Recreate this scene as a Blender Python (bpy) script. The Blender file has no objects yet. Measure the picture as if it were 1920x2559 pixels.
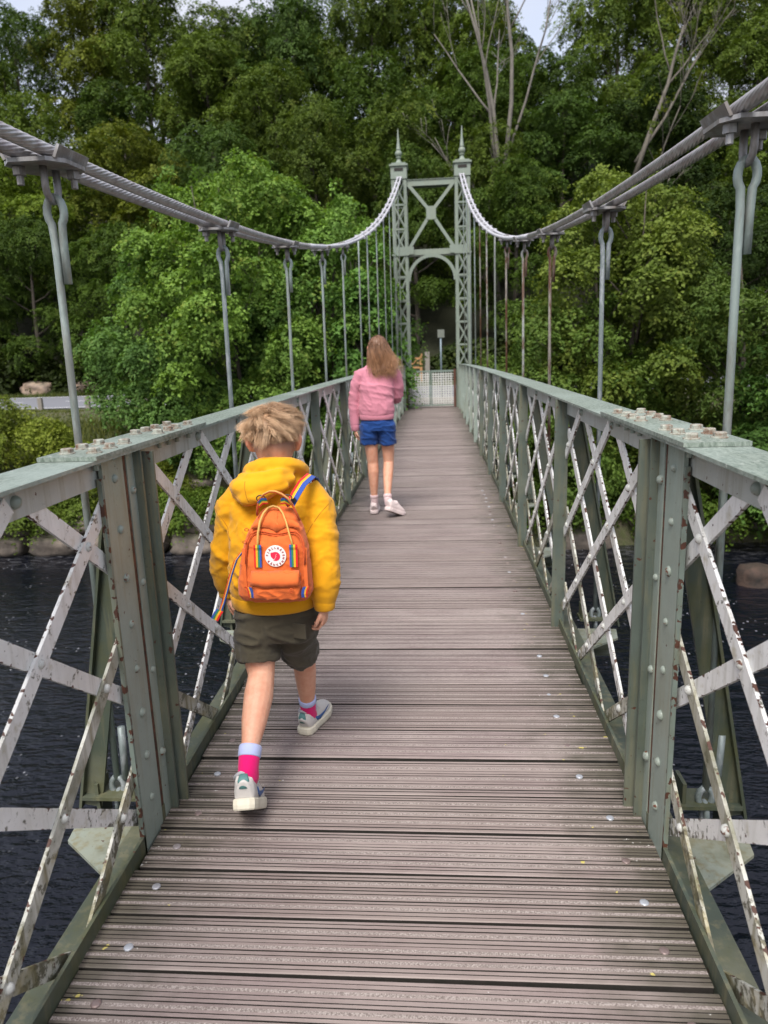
import bpy, bmesh, math, random
import numpy as np
from mathutils import Vector, Matrix, Euler
from mathutils import noise as mnoise
random.seed(11); RNG = np.random.default_rng(11)
S = bpy.context.scene
COL = S.collection
R = math.radians

# ------------------------------------------------------------------ camera, sky, sun, exposure
PITCH, YAW, ROLL = .2178, .0801, -.0341
cp, sp, cy, sy = math.cos(PITCH), math.sin(PITCH), math.cos(YAW), math.sin(YAW)
FW = Vector((-sy*cp, cy*cp, -sp)); RT = Vector((cy, sy, 0)); UP = RT.cross(FW)
cr, sr = math.cos(ROLL), math.sin(ROLL)
RT, UP = RT*cr + UP*sr, -RT*sr + UP*cr
cam = bpy.data.cameras.new('camera'); cam_o = bpy.data.objects.new('camera', cam); COL.objects.link(cam_o)
m3 = Matrix((RT, UP, -FW)).transposed()
cam_o.matrix_world = Matrix.Translation((.1424, 0, 1.45)) @ m3.to_4x4()
cam.sensor_fit = 'VERTICAL'; cam.sensor_height = 36.0; cam.lens = 1770/2559*36
cam.clip_start = .05; cam.clip_end = 600
cam.dof.use_dof = True; cam.dof.focus_distance = 2.35; cam.dof.aperture_fstop = 4.2
S.camera = cam_o

SUN_EL, SUN_AZ = R(56), R(194)
W = bpy.data.worlds.new('World'); S.world = W; W.use_nodes = True
wn = W.node_tree.nodes; wn.clear()
sky = wn.new('ShaderNodeTexSky'); sky.sky_type = 'NISHITA'; sky.sun_disc = False
sky.sun_elevation = SUN_EL; sky.sun_rotation = SUN_AZ; sky.air_density = 1.0; sky.dust_density = 4.0; sky.ozone_density = 1.0
bg = wn.new('ShaderNodeBackground'); bg.inputs['Strength'].default_value = .108
wo = wn.new('ShaderNodeOutputWorld')
cl_ = wn.new('ShaderNodeMixRGB'); cl_.inputs[2].default_value = (3.1, 3.05, 3.2, 1)          # thin even cloud over the blue
cn = wn.new('ShaderNodeTexNoise'); cn.inputs['Scale'].default_value = 2.2; cn.inputs['Detail'].default_value = 5
crp = wn.new('ShaderNodeMapRange'); crp.inputs[1].default_value = .3; crp.inputs[2].default_value = .7; crp.inputs[3].default_value = .40; crp.inputs[4].default_value = .85
ctc = wn.new('ShaderNodeTexCoord')
for a_, b_ in ((ctc.outputs['Generated'], cn.inputs['Vector']), (cn.outputs['Fac'], crp.inputs[0]), (crp.outputs[0], cl_.inputs[0]), (sky.outputs[0], cl_.inputs[1]), (cl_.outputs[0], bg.inputs['Color'])): W.node_tree.links.new(a_, b_)
wn.remove(wn.new('ShaderNodeRGB')); W.node_tree.links.new(bg.outputs[0], wo.inputs['Surface'])
sun = bpy.data.lights.new('sun', 'SUN'); sun.energy = 1.5; sun.angle = R(26); sun.color = (1, .965, .91)
sun_o = bpy.data.objects.new('sun', sun); COL.objects.link(sun_o)
sd = Vector((math.sin(SUN_AZ)*math.cos(SUN_EL), math.cos(SUN_AZ)*math.cos(SUN_EL), math.sin(SUN_EL)))
sun_o.rotation_euler = sd.to_track_quat('Z', 'Y').to_euler(); sun_o.location = sd*60
S.view_settings.view_transform = 'Standard'; S.view_settings.look = 'None'
S.view_settings.exposure = 1.5; S.view_settings.gamma = 1; S.view_settings.use_curve_mapping = False
S.render.engine = 'CYCLES'
S.cycles.max_bounces = 6; S.cycles.diffuse_bounces = 2; S.cycles.glossy_bounces = 3; S.cycles.transmission_bounces = 3
S.cycles.transparent_max_bounces = 6; S.cycles.use_denoising = True; S.cycles.caustics_reflective = False; S.cycles.caustics_refractive = False

# ------------------------------------------------------------------ object helpers
WL = {}
def _link(o, parent, wloc):
    COL.objects.link(o); WL[o.name] = Vector(wloc)
    if parent is not None:
        o.parent = parent; o.location = Vector(wloc) - WL[parent.name]
    else:
        o.location = wloc
    return o
def tag(o, label=None, cat=None, group=None, kind=None):
    if label: o['label'] = label
    if cat: o['category'] = cat
    if group: o['group'] = group
    if kind: o['kind'] = kind
    return o
def thing(name, label, cat, loc=(0, 0, 0), group=None, kind=None):
    o = bpy.data.objects.new(name, None); o.empty_display_size = .1
    _link(o, None, loc); return tag(o, label, cat, group, kind)
def part(name, me, mat, parent=None, loc=(0, 0, 0), label=None, smooth=None):
    o = bpy.data.objects.new(name, me)
    if mat is not None:
        if not me.materials: me.materials.append(mat)
    if smooth is not None: me.shade_smooth() if smooth else me.shade_flat()
    _link(o, parent, loc)
    if label: o['label'] = label
    return o
def copy_tree(o, parent=None):
    c = o.copy(); COL.objects.link(c); c.parent = parent
    WL[c.name] = WL[o.name].copy()
    for ch in list(o.children): copy_tree(ch, c)
    return c

class MB:
    """collects vertices, faces and uvs for one mesh"""
    def __init__(s): s.v = []; s.f = []; s.uv = []; s.mi = []
    def add(s, vs, fs, uvs=None, mi=0):
        b = len(s.v); s.v += [tuple(p) for p in vs]
        for i, f in enumerate(fs):
            s.f.append([k+b for k in f]); s.uv.append(uvs[i] if uvs else [(0, 0)]*len(f)); s.mi.append(mi)
        return s
    def box(s, c, d, M=None, mi=0):
        x, y, z = d[0]/2, d[1]/2, d[2]/2
        vs = [Vector((i*x, j*y, k*z)) for k in (-1, 1) for j in (-1, 1) for i in (-1, 1)]
        if M is not None: vs = [M @ p for p in vs]
        vs = [p+Vector(c) for p in vs]
        return s.add(vs, [(0, 2, 3, 1), (4, 5, 7, 6), (0, 1, 5, 4), (2, 6, 7, 3), (0, 4, 6, 2), (1, 3, 7, 5)], None, mi)
    def beam(s, a, b, w, t, up, mi=0):
        """flat bar from a to b: w wide, t thick, 'up' = thickness direction; uv.x metres along, uv.y -1..1 across"""
        a, b, up = Vector(a), Vector(b), Vector(up).normalized()
        d = (b-a); L = d.length; d.normalize(); sdir = d.cross(up).normalized(); up = sdir.cross(d)
        vs = []
        for p in (a, b):
            for i, j in ((-1, -1), (1, -1), (1, 1), (-1, 1)): vs.append(p+sdir*(i*w/2)+up*(j*t/2))
        o = random.random()*20
        fs = [(0, 1, 5, 4), (1, 2, 6, 5), (2, 3, 7, 6), (3, 0, 4, 7), (3, 2, 1, 0), (4, 5, 6, 7)]
        uv = [[(o, -1), (o, 1), (o+L, 1), (o+L, -1)], [(o, 1), (o, 1), (o+L, 1), (o+L, 1)], [(o, 1), (o, -1), (o+L, -1), (o+L, 1)],
              [(o, -1), (o, -1), (o+L, -1), (o+L, -1)], [(o, 1)]*4, [(o, 1)]*4]
        return s.add(vs, fs, uv, mi)
    def tube(s, pts, r, n=8, caps=True, closed=False, mi=0, flat=None):
        pts = [Vector(p) for p in pts]; k = len(pts)
        rs = r if isinstance(r, (list, tuple)) else [r]*k
        vs = []; prev = None
        for i, p in enumerate(pts):
            a = pts[(i-1) % k] if (closed or i > 0) else p; c = pts[(i+1) % k] if (closed or i < k-1) else p
            d = (c-a).normalized()
            if prev is None:
                u = d.orthogonal().normalized() if flat is None else (Vector(flat)-d*d.dot(Vector(flat))).normalized()
            else:
                u = (prev-d*prev.dot(d)).normalized()
            prev = u; w = d.cross(u)
            for j in range(n):
                t = 2*math.pi*j/n
                rr = rs[i]
                ru, rw = rr if isinstance(rr, tuple) else (rr, rr)
                vs.append(p+u*(ru*math.cos(t))+w*(rw*math.sin(t)))
        fs = []
        m = k if closed else k-1
        for i in range(m):
            for j in range(n):
                a = i*n+j; b = i*n+(j+1) % n; c = ((i+1) % k)*n+(j+1) % n; d = ((i+1) % k)*n+j
                fs.append((a, b, c, d))
        if caps and not closed:
            fs.append(tuple(range(n-1, -1, -1))); fs.append(tuple(range((k-1)*n, k*n)))
        return s.add(vs, fs, None, mi)
    def lathe(s, c, prof, n=16, M=None, mi=0):
        """prof: list of (r, z)"""
        vs = []
        for r, z in prof:
            for j in range(n):
                t = 2*math.pi*j/n; p = Vector((r*math.cos(t), r*math.sin(t), z))
                vs.append((M @ p if M is not None else p)+Vector(c))
        fs = []
        for i in range(len(prof)-1):
            for j in range(n): fs.append((i*n+j, i*n+(j+1) % n, (i+1)*n+(j+1) % n, (i+1)*n+j))
        fs.append(tuple(range(n-1, -1, -1))); fs.append(tuple(range((len(prof)-1)*n, len(prof)*n)))
        return s.add(vs, fs, None, mi)
    def prism(s, poly, h, M, mi=0):
        """2-d polygon (counter-clockwise) extruded by h along local z, placed by matrix M"""
        n = len(poly)
        vs = [M @ Vector((x, y, 0)) for x, y in poly]+[M @ Vector((x, y, h)) for x, y in poly]
        fs = [tuple(range(n-1, -1, -1)), tuple(range(n, 2*n))]+[(i, (i+1) % n, (i+1) % n+n, i+n) for i in range(n)]
        return s.add(vs, fs, None, mi)
    def mesh(s, name, smooth=False):
        me = bpy.data.meshes.new(name)
        me.from_pydata(s.v, [], s.f)
        uvl = me.uv_layers.new(name='UVMap')
        flat = [c for f in s.uv for p in f for c in p]
        uvl.data.foreach_set('uv', flat)
        if any(s.mi): me.polygons.foreach_set('material_index', s.mi)
        if smooth: me.shade_smooth()
        me.update(); return me
    def make(s, name, mat, parent=None, loc=(0, 0, 0), smooth=False, label=None):
        """vertices are in world space; loc is where the object's origin stands"""
        if any(loc):
            l = Vector(loc); s.v = [tuple(Vector(p)-l) for p in s.v]
        me = s.mesh(name, smooth)
        for m in (mat if isinstance(mat, (list, tuple)) else [mat]): me.materials.append(m)
        return part(name, me, None, parent, loc, label)

def np_mesh(name, V, F, smooth=True, col=None):
    """fast mesh from numpy arrays; F is (n,3) or (n,4); col = per-vertex rgb(a) attribute 'tint'"""
    me = bpy.data.meshes.new(name); V = np.asarray(V, np.float32); F = np.asarray(F, np.int32); k = F.shape[1]
    me.vertices.add(len(V)); me.vertices.foreach_set('co', V.ravel())
    me.loops.add(F.size); me.loops.foreach_set('vertex_index', F.ravel())
    me.polygons.add(len(F)); me.polygons.foreach_set('loop_start', np.arange(0, F.size, k, dtype=np.int32))
    try: me.polygons.foreach_set('loop_total', np.full(len(F), k, np.int32))
    except Exception: pass
    if col is not None:
        a = me.attributes.new('tint', 'FLOAT_COLOR', 'POINT')
        c = np.ones((len(V), 4), np.float32); c[:, :col.shape[1]] = col; a.data.foreach_set('color', c.ravel())
    me.update(calc_edges=True); me.validate()
    if smooth: me.shade_smooth()
    return me

# ------------------------------------------------------------------ material helpers
class G:
    def __init__(s, name, rough=.6, metal=0., spec=None):
        s.m = bpy.data.materials.new(name); s.m.use_nodes = True; s.t = s.m.node_tree
        s.b = s.t.nodes['Principled BSDF']; s.out = s.t.nodes['Material Output']
        s.b.inputs['Roughness'].default_value = rough; s.b.inputs['Metallic'].default_value = metal
        if spec is not None: s.b.inputs['Specular IOR Level'].default_value = spec
        s._c = {}
    def n(s, typ, **kw):
        nd = s.t.nodes.new('ShaderNode'+typ)
        for k, v in kw.items():
            if hasattr(nd, k) and k not in nd.inputs: setattr(nd, k, v)
            else: s.put(nd.inputs[k], v)
        return nd
    def put(s, inp, v):
        if isinstance(v, bpy.types.NodeSocket): s.t.links.new(v, inp)
        elif isinstance(v, (tuple, list)) and len(v) == 3 and inp.type == 'RGBA': inp.default_value = (*v, 1)
        else: inp.default_value = v
    def co(s, kind='Object'):
        if kind not in s._c: s._c[kind] = s.n('TexCoord').outputs[kind]
        return s._c[kind]
    def rnd(s):
        return s.n('ObjectInfo').outputs['Random']
    def vary(s, amt=40., kind='Object'):
        """object coordinates shifted by a random amount per object"""
        k = s.n('VectorMath', operation='SCALE'); s.put(k.inputs[0], (1.3, 2.1, .7)); s.put(k.inputs['Scale'], s.mul(s.rnd(), amt))
        a = s.n('VectorMath', operation='ADD'); s.put(a.inputs[0], s.co(kind)); s.put(a.inputs[1], k.outputs[0]); return a.outputs[0]
    def mapv(s, v, scale=(1, 1, 1), rot=(0, 0, 0)):
        m = s.n('Mapping'); s.put(m.inputs['Vector'], v); m.inputs['Scale'].default_value = scale; m.inputs['Rotation'].default_value = rot
        return m.outputs[0]
    def noise(s, v, scale, detail=3., rough=.55, dist=0.):
        nd = s.n('TexNoise'); s.put(nd.inputs['Vector'], v); nd.inputs['Scale'].default_value = scale
        nd.inputs['Detail'].default_value = detail; nd.inputs['Roughness'].default_value = rough; nd.inputs['Distortion'].default_value = dist
        return nd.outputs['Fac']
    def vor(s, v, scale, feature='F1', out='Distance'):
        nd = s.n('TexVoronoi', feature=feature); s.put(nd.inputs['Vector'], v); nd.inputs['Scale'].default_value = scale
        return nd.outputs[out]
    def ramp(s, f, *stops, mode='LINEAR'):
        nd = s.n('ValToRGB'); s.put(nd.inputs[0], f); e = nd.color_ramp; e.interpolation = mode
        while len(e.elements) < len(stops): e.elements.new(.5)
        for el, (p, c) in zip(e.elements, stops):
            el.position = p; el.color = (*c, 1) if isinstance(c, (tuple, list)) else (c, c, c, 1)
        return nd.outputs['Color']
    def mix(s, f, a, b, blend='MIX'):
        nd = s.n('MixRGB', blend_type=blend); s.put(nd.inputs[0], f); s.put(nd.inputs[1], a); s.put(nd.inputs[2], b); return nd.outputs[0]
    def ma(s, op, a, b=0., c=None, clamp=False):
        nd = s.n('Math', operation=op); nd.use_clamp = clamp; s.put(nd.inputs[0], a); s.put(nd.inputs[1], b)
        if c is not None: s.put(nd.inputs[2], c)
        return nd.outputs[0]
    def mul(s, a, b): return s.ma('MULTIPLY', a, b)
    def sep(s, v):
        nd = s.n('SeparateXYZ'); s.put(nd.inputs[0], v); return nd.outputs
    def attr(s, name='tint'):
        return s.n('Attribute', attribute_name=name).outputs['Color']
    def base(s, c): s.put(s.b.inputs['Base Color'], c); return s
    def rough(s, c): s.put(s.b.inputs['Roughness'], c); return s
    def bump(s, h, strength=.5, dist=.01):
        nd = s.n('Bump'); nd.inputs['Strength'].default_value = strength; nd.inputs['Distance'].default_value = dist
        s.put(nd.inputs['Height'], h)
        if s.b.inputs['Normal'].is_linked: s.t.links.new(s.b.inputs['Normal'].links[0].from_socket, nd.inputs['Normal'])
        s.t.links.new(nd.outputs[0], s.b.inputs['Normal']); return s
    def trans(s, col, fac=.35):
        t = s.n('BsdfTranslucent'); s.put(t.inputs['Color'], col); mx = s.n('MixShader'); mx.inputs[0].default_value = fac
        s.t.links.new(s.b.outputs[0], mx.inputs[1]); s.t.links.new(t.outputs[0], mx.inputs[2]); s.t.links.new(mx.outputs[0], s.out.inputs['Surface']); return s

RUST, RUSTD = (.115, .042, .022), (.035, .016, .012)
def paint(name, col, chips=.5, grime=.35, rough=.5, edges=True, moss=.0):
    """old oil paint on iron: mottled, dirty, chipped to rust (chips cluster on edges where the uv says so)"""
    g = G(name, rough); v = g.vary()
    big = g.noise(v, 2.3, 4); mid = g.noise(v, 14, 4, .6); fine = g.noise(v, 70, 4, .65)
    c = g.mix(g.ramp(mid, (.35, 0.), (.75, 1.)), col, tuple(x*.88 for x in col))
    drip = g.noise(g.mapv(v, (34, 34, 3.0)), 1., 4, .6)
    c = g.mix(g.mul(g.ramp(drip, (.5, 0.), (.68, 1.)), grime), c, (.19, .17, .095))
    c = g.mix(g.mul(g.ramp(big, (.48, 0.), (.7, 1.)), grime*.8), c, (.25, .235, .15))
    if moss and edges:          # lichen specks, thick near the deck
        zf = g.ramp(g.sep(g.n('NewGeometry').outputs['Position'])[2], (.0, 1.), (.42, 0.)); sk = g.ma('ADD', g.noise(v, 33, 5, .7), g.mul(zf, .17))
        c = g.mix(g.ramp(sk, (.60, 0.), (.66, .9)), c, (.062, .056, .030)); c = g.mix(g.mul(g.ramp(g.ma('ADD', mid, g.mul(zf, .16)), (.60, 0.), (.72, 1.)), .55), c, (.36, .31, .16))
    if moss: c = g.mix(g.mul(g.ramp(g.noise(v, 5, 5, .65), (.48, 0.), (.66, 1.)), moss), c, (.075, .078, .028))
    c = g.mix(g.mul(g.ramp(fine, (.62, 0.), (.72, 1.)), .45), c, tuple(x*.4 for x in col))
    chip = g.noise(v, 42, 3, .5)
    if edges:
        e = g.ma('ABSOLUTE', g.sep(g.co('UV'))[1]); e = g.ma('POWER', e, 7.)
        thr = g.ma('ADD', chip, g.mul(e, .135 if chips > .3 else .08))
    else: thr = chip
    lo = .80-.14*chips
    k = g.ramp(thr, (lo, 0.), (lo+.012, 1.))
    c = g.mix(k, c, g.mix(fine, RUST, RUSTD))
    g.base(c); g.bump(g.ma('SUBTRACT', g.mul(fine, .25), g.mul(k, .6)), .35, .0025)
    return g.m

M = {}
M['white'] = paint('white_bar_paint', (.83, .83, .81), .62, .34, .45, moss=.12)
M['white_low'] = paint('white_bar_paint_grimy', (.56, .56, .50), .55, 1., .55, moss=.75)
M['green'] = paint('green_post_paint_shaded', (.092, .116, .098), .85, .55, .55, edges=False, moss=.22)  # darkened green: shade on the camera-facing post sides put into the colour
M['green_dark'] = paint('green_post_paint_mossy', (.058, .074, .055), .35, .5, .55, edges=False, moss=.75)
M['green_rusty'] = paint('green_rust_eaten_paint', (.17, .21, .18), 1.75, .6, .6, edges=False, moss=.3)
M['angle'] = paint('pale_angle_iron_paint', (.44, .47, .445), .55, .45, .5, edges=False, moss=.1)
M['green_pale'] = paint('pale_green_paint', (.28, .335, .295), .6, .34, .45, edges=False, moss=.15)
M['gusset'] = paint('gusset_paint_lichen', (.25, .28, .235), .7, .9, .7, edges=False, moss=.6)
M['tower'] = paint('tower_paint', (.205, .25, .21), .1, .2, .5, edges=False)
M['tower_dark'] = paint('tower_underside_paint', (.19, .25, .22), .2, .3, .5, edges=False, moss=.2)

def rail_mat():
    g = G('handrail_paint', .42); v = g.co()
    st = g.noise(g.mapv(v, (26, 9, 9)), 5., 5, .65)
    c = g.mix(g.ramp(st, (.36, 0.), (.66, 1.)), (.11, .145, .118), (.30, .345, .305))
    c = g.mix(g.ramp(g.noise(v, 3.5, 4), (.45, 0.), (.75, .8)), c, (.30, .36, .33))
    c = g.mix(g.mul(g.ramp(g.noise(v, 60, 3), (.66, 0.), (.72, 1.)), .7), c, (.55, .58, .54))
    g.base(c); g.bump(st, .3, .002); g.rough(g.ramp(st, (.3, .5), (.7, .33))); return g.m
M['rail'] = rail_mat()
def rivet_mat(name, col):
    g = G(name, .45); v = g.vary()
    c = g.mix(g.ramp(g.noise(v, 60, 2), (.60, 0.), (.66, 1.)), col, RUST); g.base(c); return g.m
M['rivet_white'] = rivet_mat('white_rivet_paint', (.52, .53, .50)); M['rivet_green'] = rivet_mat('green_rivet_paint', (.25, .29, .25))
def rust_mat(name, a, b, sc=30.):
    g = G(name, .8); v = g.vary(); f = g.noise(v, sc, 5, .65); g.base(g.mix(g.ramp(f, (.4, 0.), (.65, 1.)), a, b)); g.bump(f, .4, .002); return g.m
M['bolt'] = rust_mat('painted_bolt', (.36, .38, .33), (.15, .075, .045), 45)
M['rust'] = rust_mat('rust', (.13, .05, .028), (.05, .022, .016))
M['rust_joint'] = rust_mat('rusty_joint', (.115, .048, .026), (.03, .017, .011), 40)
def galv(name, a, b, c3=None, fac=0.):
    g = G(name, .5, .25); v = g.vary(); f = g.noise(g.mapv(v, (1, 1, .35)), 34, 4, .6)
    c = g.mix(g.ramp(f, (.5, 0.), (.62, 1.)), a, b)
    if c3: c = g.mix(g.mul(g.ramp(g.noise(g.mapv(v, (4, 4, 1)), 3, 5, .7), (.44, 0.), (.55, 1.)), fac), c, c3)
    g.base(c); g.bump(f, .2, .002); return g.m
M['galv'] = galv('hanger_paint_grey', (.22, .26, .26), (.37, .40, .42))
M['galv2'] = galv('hanger_paint_worn', (.40, .41, .36), (.46, .48, .46), (.15, .065, .035), .85)
M['galv3'] = galv('hanger_rusty', (.27, .25, .22), (.36, .33, .29), (.12, .055, .03), 1.)
M['galv4'] = galv('hanger_paint_green', (.28, .34, .32), (.36, .42, .40), (.14, .07, .04), .35)
M['clamp'] = galv('clamp_steel', (.30, .30, .31), (.40, .40, .41), (.16, .12, .09), .5)
def cable_mat():
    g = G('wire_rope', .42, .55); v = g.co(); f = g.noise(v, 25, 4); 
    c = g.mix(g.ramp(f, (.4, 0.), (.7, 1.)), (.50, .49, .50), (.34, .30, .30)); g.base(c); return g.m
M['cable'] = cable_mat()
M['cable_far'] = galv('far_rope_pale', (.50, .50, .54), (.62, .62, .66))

def plank_mat(k=0):
    g = G('deck_plank_wood', .62); v = g.vary(60); w = g.co('Object')
    long = g.mapv(v, (1.2, 22, 22)); gr = g.noise(long, 3., 6, .7); fine = g.noise(g.mapv(v, (7, 60, 60)), 4., 4, .7)
    c = g.mix(gr, (.205, .156, .150), (.345, .273, .264))
    c = g.mix(g.ramp(fine, (.40, .55), (.70, 0.)), c, (.155, .122, .112))
    c = g.mix(g.ramp(g.noise(g.mapv(v, (1, 3, 3)), 2.2, 4, .6), (.38, 0.), (.7, .6)), c, (.40, .345, .315))
    rnd = g.rnd(); c = g.mix(g.ramp(rnd, (0., .55), (.7, 0.)), c, (.185, .145, .128))
    x = g.ma('ABSOLUTE', g.sep(w)[0])
    edge = g.ma('ADD', x, g.mul(g.ma('SUBTRACT', g.noise(v, 7, 4), .5), .55))
    c = g.mix(g.ramp(edge, (.45, 0.), (.74, .84)), c, (.066, .060, .040))
    li = g.noise(v, 19, 4, .6); li2 = g.ma('ADD', li, g.mul(x, .17))
    c = g.mix(g.ramp(li2, (.795, 0.), (.815, 1.)), c, (.47, .40, .11))
    lw = g.ma('ADD', g.noise(g.mapv(v, (1, 1, 1), (0, 0, .4)), 27, 4, .65), g.mul(x, .15))
    c = g.mix(g.ramp(lw, (.80, 0.), (.82, 1.)), c, (.62, .60, .57))
    z = g.sep(w)[2]; c = g.mix(g.ramp(z, (0., 0.)), c, c)
    g.base(c); g.bump(g.ma('ADD', gr, g.mul(fine, .6)), .35, .0025); g.rough(g.ramp(gr, (.3, .72), (.75, .5))); return g.m
M['plank'] = plank_mat()
M['groove'] = rust_mat('groove_dirt_and_shade', (.026, .021, .018), (.016, .015, .011), 30)  # groove grime, and the shade of the plank gaps as near-black colour
g = G('grit_strip', .85); v = g.vary(); f = g.noise(v, 260, 3, .7); g.base(g.mix(g.ramp(f, (.40, 0.), (.64, 1.)), (.15, .12, .108), (.40, .35, .325))); g.bump(f, .7, .003); M['grit'] = g.m
def stud_mat():
    g = G('deck_bolt_head', .38, .4); r = g.rnd(); g.base(g.mix(g.ramp(r, (.40, 0.), (.55, 1.)), (.42, .44, .48), (.22, .165, .155))); return g.m
M['stud'] = stud_mat()
# ================================================================== BRIDGE
def prof(y): return .0073*y-.0005*y*y
def P(x, y, z): return Vector((x, y, z+prof(y)))
YT = 20.72                                  # far tower
Y0 = 1.97; STEP = 1.6
POSTS = [Y0+STEP*k for k in range(-1, 12)]    # .37, 1.97, 3.57 ... 19.57
XL = .78

# ---- deck: grooved planks
deck = thing('bridge_deck', 'footbridge deck of grooved pinkish grey timber planks over the river', 'bridge deck', (0, 0, 0))
def plank_mesh(w, seed):
    rr = random.Random(seed); n = 13; strips = []; hw = w/2-.0052; d = .010
    pts = [(-hw, -.03), (-hw, -.002), (-hw+.003, 0)]
    step = 2*hw/n
    for i in range(1, n):
        c = -hw+step*i+rr.uniform(-.001, .001)
        if i in (3, 6, 10):                     # gritty anti-slip strip let into the board
            pts += [(c-.0046, .0002), (c+.0046, .0002)]; strips.append(len(pts)-2); continue
        a = .0016+rr.choice((-.0004, 0, 0, .0003, .0006)); dd = d*rr.uniform(.75, 1.1)
        pts += [(c-a, rr.uniform(-.0006, .0004)), (c-a*.9, -dd), (c+a*.9, -dd), (c+a, rr.uniform(-.0006, .0004))]
    pts += [(hw-.003, 0), (hw, -.002), (hw, -.03)]
    # material: facet i joins point i and i+1
    m = MB(); k = len(pts)
    X = .756
    vs = [(x, y, z) for x in (-X, X) for y, z in pts]
    fs = []; mi = []
    for i in range(k-1):
        fs.append((i, i+k, i+1+k, i+1)); y0, z0 = pts[i]; y1, z1 = pts[i+1]
        mi.append(2 if i in strips else 1 if min(z0, z1) < -.004 else 0)  # grooves and plank sides near black, so gap shade sits in the colour
    fs.append((k-1, 2*k-1, k, 0)); mi.append(0)
    fs.append(tuple(range(k))); mi.append(0); fs.append(tuple(range(2*k-1, k-1, -1))); mi.append(0)
    for f, q in zip(fs, mi): m.f.append(list(f)); m.uv.append([(0, 0)]*len(f)); m.mi.append(q)
    m.v = vs
    bmm = m.mesh('plank')
    bm = bmesh.new(); bm.from_mesh(bmm); bmesh.ops.recalc_face_normals(bm, faces=bm.faces); bm.to_mesh(bmm); bm.free()
    bmm.materials.append(M['plank']); bmm.materials.append(M['groove']); bmm.materials.append(M['grit']); return bmm
variants = {}
edges = [1.391-.178*k for k in range(24, 0, -1)]+[1.391, 1.564, 1.736, 1.915, 2.102, 2.314, 2.516, 2.722]
while edges[-1] < YT+.05: edges.append(edges[-1]+random.choice((.184, .188, .192)))
PLANK_MID = []
for a, b in zip(edges[:-1], edges[1:]):
    w = round((b-a)*500)/500
    key = (w, random.randint(0, 2))
    if key not in variants: variants[key] = plank_mesh(w, hash(key) % 1000)
    c = (a+b)/2; PLANK_MID.append((c, b-a))
    o = part('plank', variants[key], None, deck, (random.uniform(-.006, .006), c, prof(c)+random.uniform(-.0035, .003)))
    o.rotation_euler = (random.uniform(-.008, .008)+.0073-.001*c, random.uniform(-.001, .001), random.uniform(-.0035, .0035))
mb = MB(); prev = None
nb = 10; mb.lathe((0, 0, 0), [(.0125, -.004), (.0125, .0012), (.011, .0026), (.006, .0036), (.001, .0038)], nb)
stud_me = mb.mesh('bolt_head', True); stud_me.materials.append(M['stud'])
for i, (c, w) in enumerate(PLANK_MID):
    if not (.6 < c < 9): continue
    for s in (-1, 1):
        x = s*(.664 if not (s > 0 and c > 2.1) else .60)+random.uniform(-.008, .008)
        if s < 0 and c > 3.2: continue
        y = c+random.uniform(-.03, .03)
        part('bolt_head', stud_me, None, deck, (x, y, prof(y)+.0005))
# steel edge beams, cross beams, gusset plates
def along(y0, y1, n): return [y0+(y1-y0)*i/n for i in range(n+1)]
def strip(mb, prof2, ys, mi=0):
    """sweep a closed (x,z) section along the deck curve"""
    k = len(prof2); vs = []
    for y in ys:
        for x, z in prof2: vs.append(P(x, y, z))
    fs = []
    for i in range(len(ys)-1):
        for j in range(k): fs.append((i*k+j, i*k+(j+1) % k, (i+1)*k+(j+1) % k, (i+1)*k+j))
    fs.append(tuple(range(k-1, -1, -1))); fs.append(tuple(range((len(ys)-1)*k, len(ys)*k)))
    mb.add(vs, fs, None, mi)
YS = along(-2.9, YT-.1, 40)
for s in (-1, 1):
    mb = MB(); x0 = s*.759
    # upright leg beside the planks and a flat shelf running outward (angle iron), plus a lower web
    strip(mb, [(x0, -.16), (x0+s*.010, -.16), (x0+s*.010, .048), (x0, .048)], YS)
    strip(mb, [(x0+s*.031, -.016), (x0+s*.095, -.016), (x0+s*.095, -.004), (x0+s*.031, -.004)], YS)
    o = mb.make('edge_angle', M['green_dark'] if s > 0 else M['green_dark'], deck)
    bm = bmesh.new(); bm.from_mesh(o.data); bmesh.ops.recalc_face_normals(bm, faces=bm.faces); bm.to_mesh(o.data); bm.free()
for y in POSTS:
    mb = MB(); z = prof(y)
    mb.box((0, y+.06, z-.10), (2.06, .012, .11)); mb.box((0, y+.03, z-.046), (2.06, .07, .009)); mb.box((0, y+.03, z-.156), (2.06, .07, .009))
    for s in (-1, 1):
        mb.box((s*.98, y+.12, z+.01), (.19, .10, .012)); mb.box((s*.90, y+.125, z+.05), (.012, .08, .07)); mb.box((s*1.03, y+.125, z-.02), (.012, .08, .15))
    mb.make('cross_beam', M['green_dark'], deck, (0, y, z))
    for s in (-1, 1):
        mb = MB(); zz = z-.030
        poly = [(s*.79, y-.30), (s*.85, y-.25), (s*1.04, y-.10), (s*1.06, y+.02), (s*.79, y+.03)]
        if s < 0: poly = poly[::-1]
        mb.prism(poly, .011, Matrix.Translation((0, 0, zz)))
        mb.make('gusset_plate', M['gusset'], deck, (s*.9, y, zz))

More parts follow.
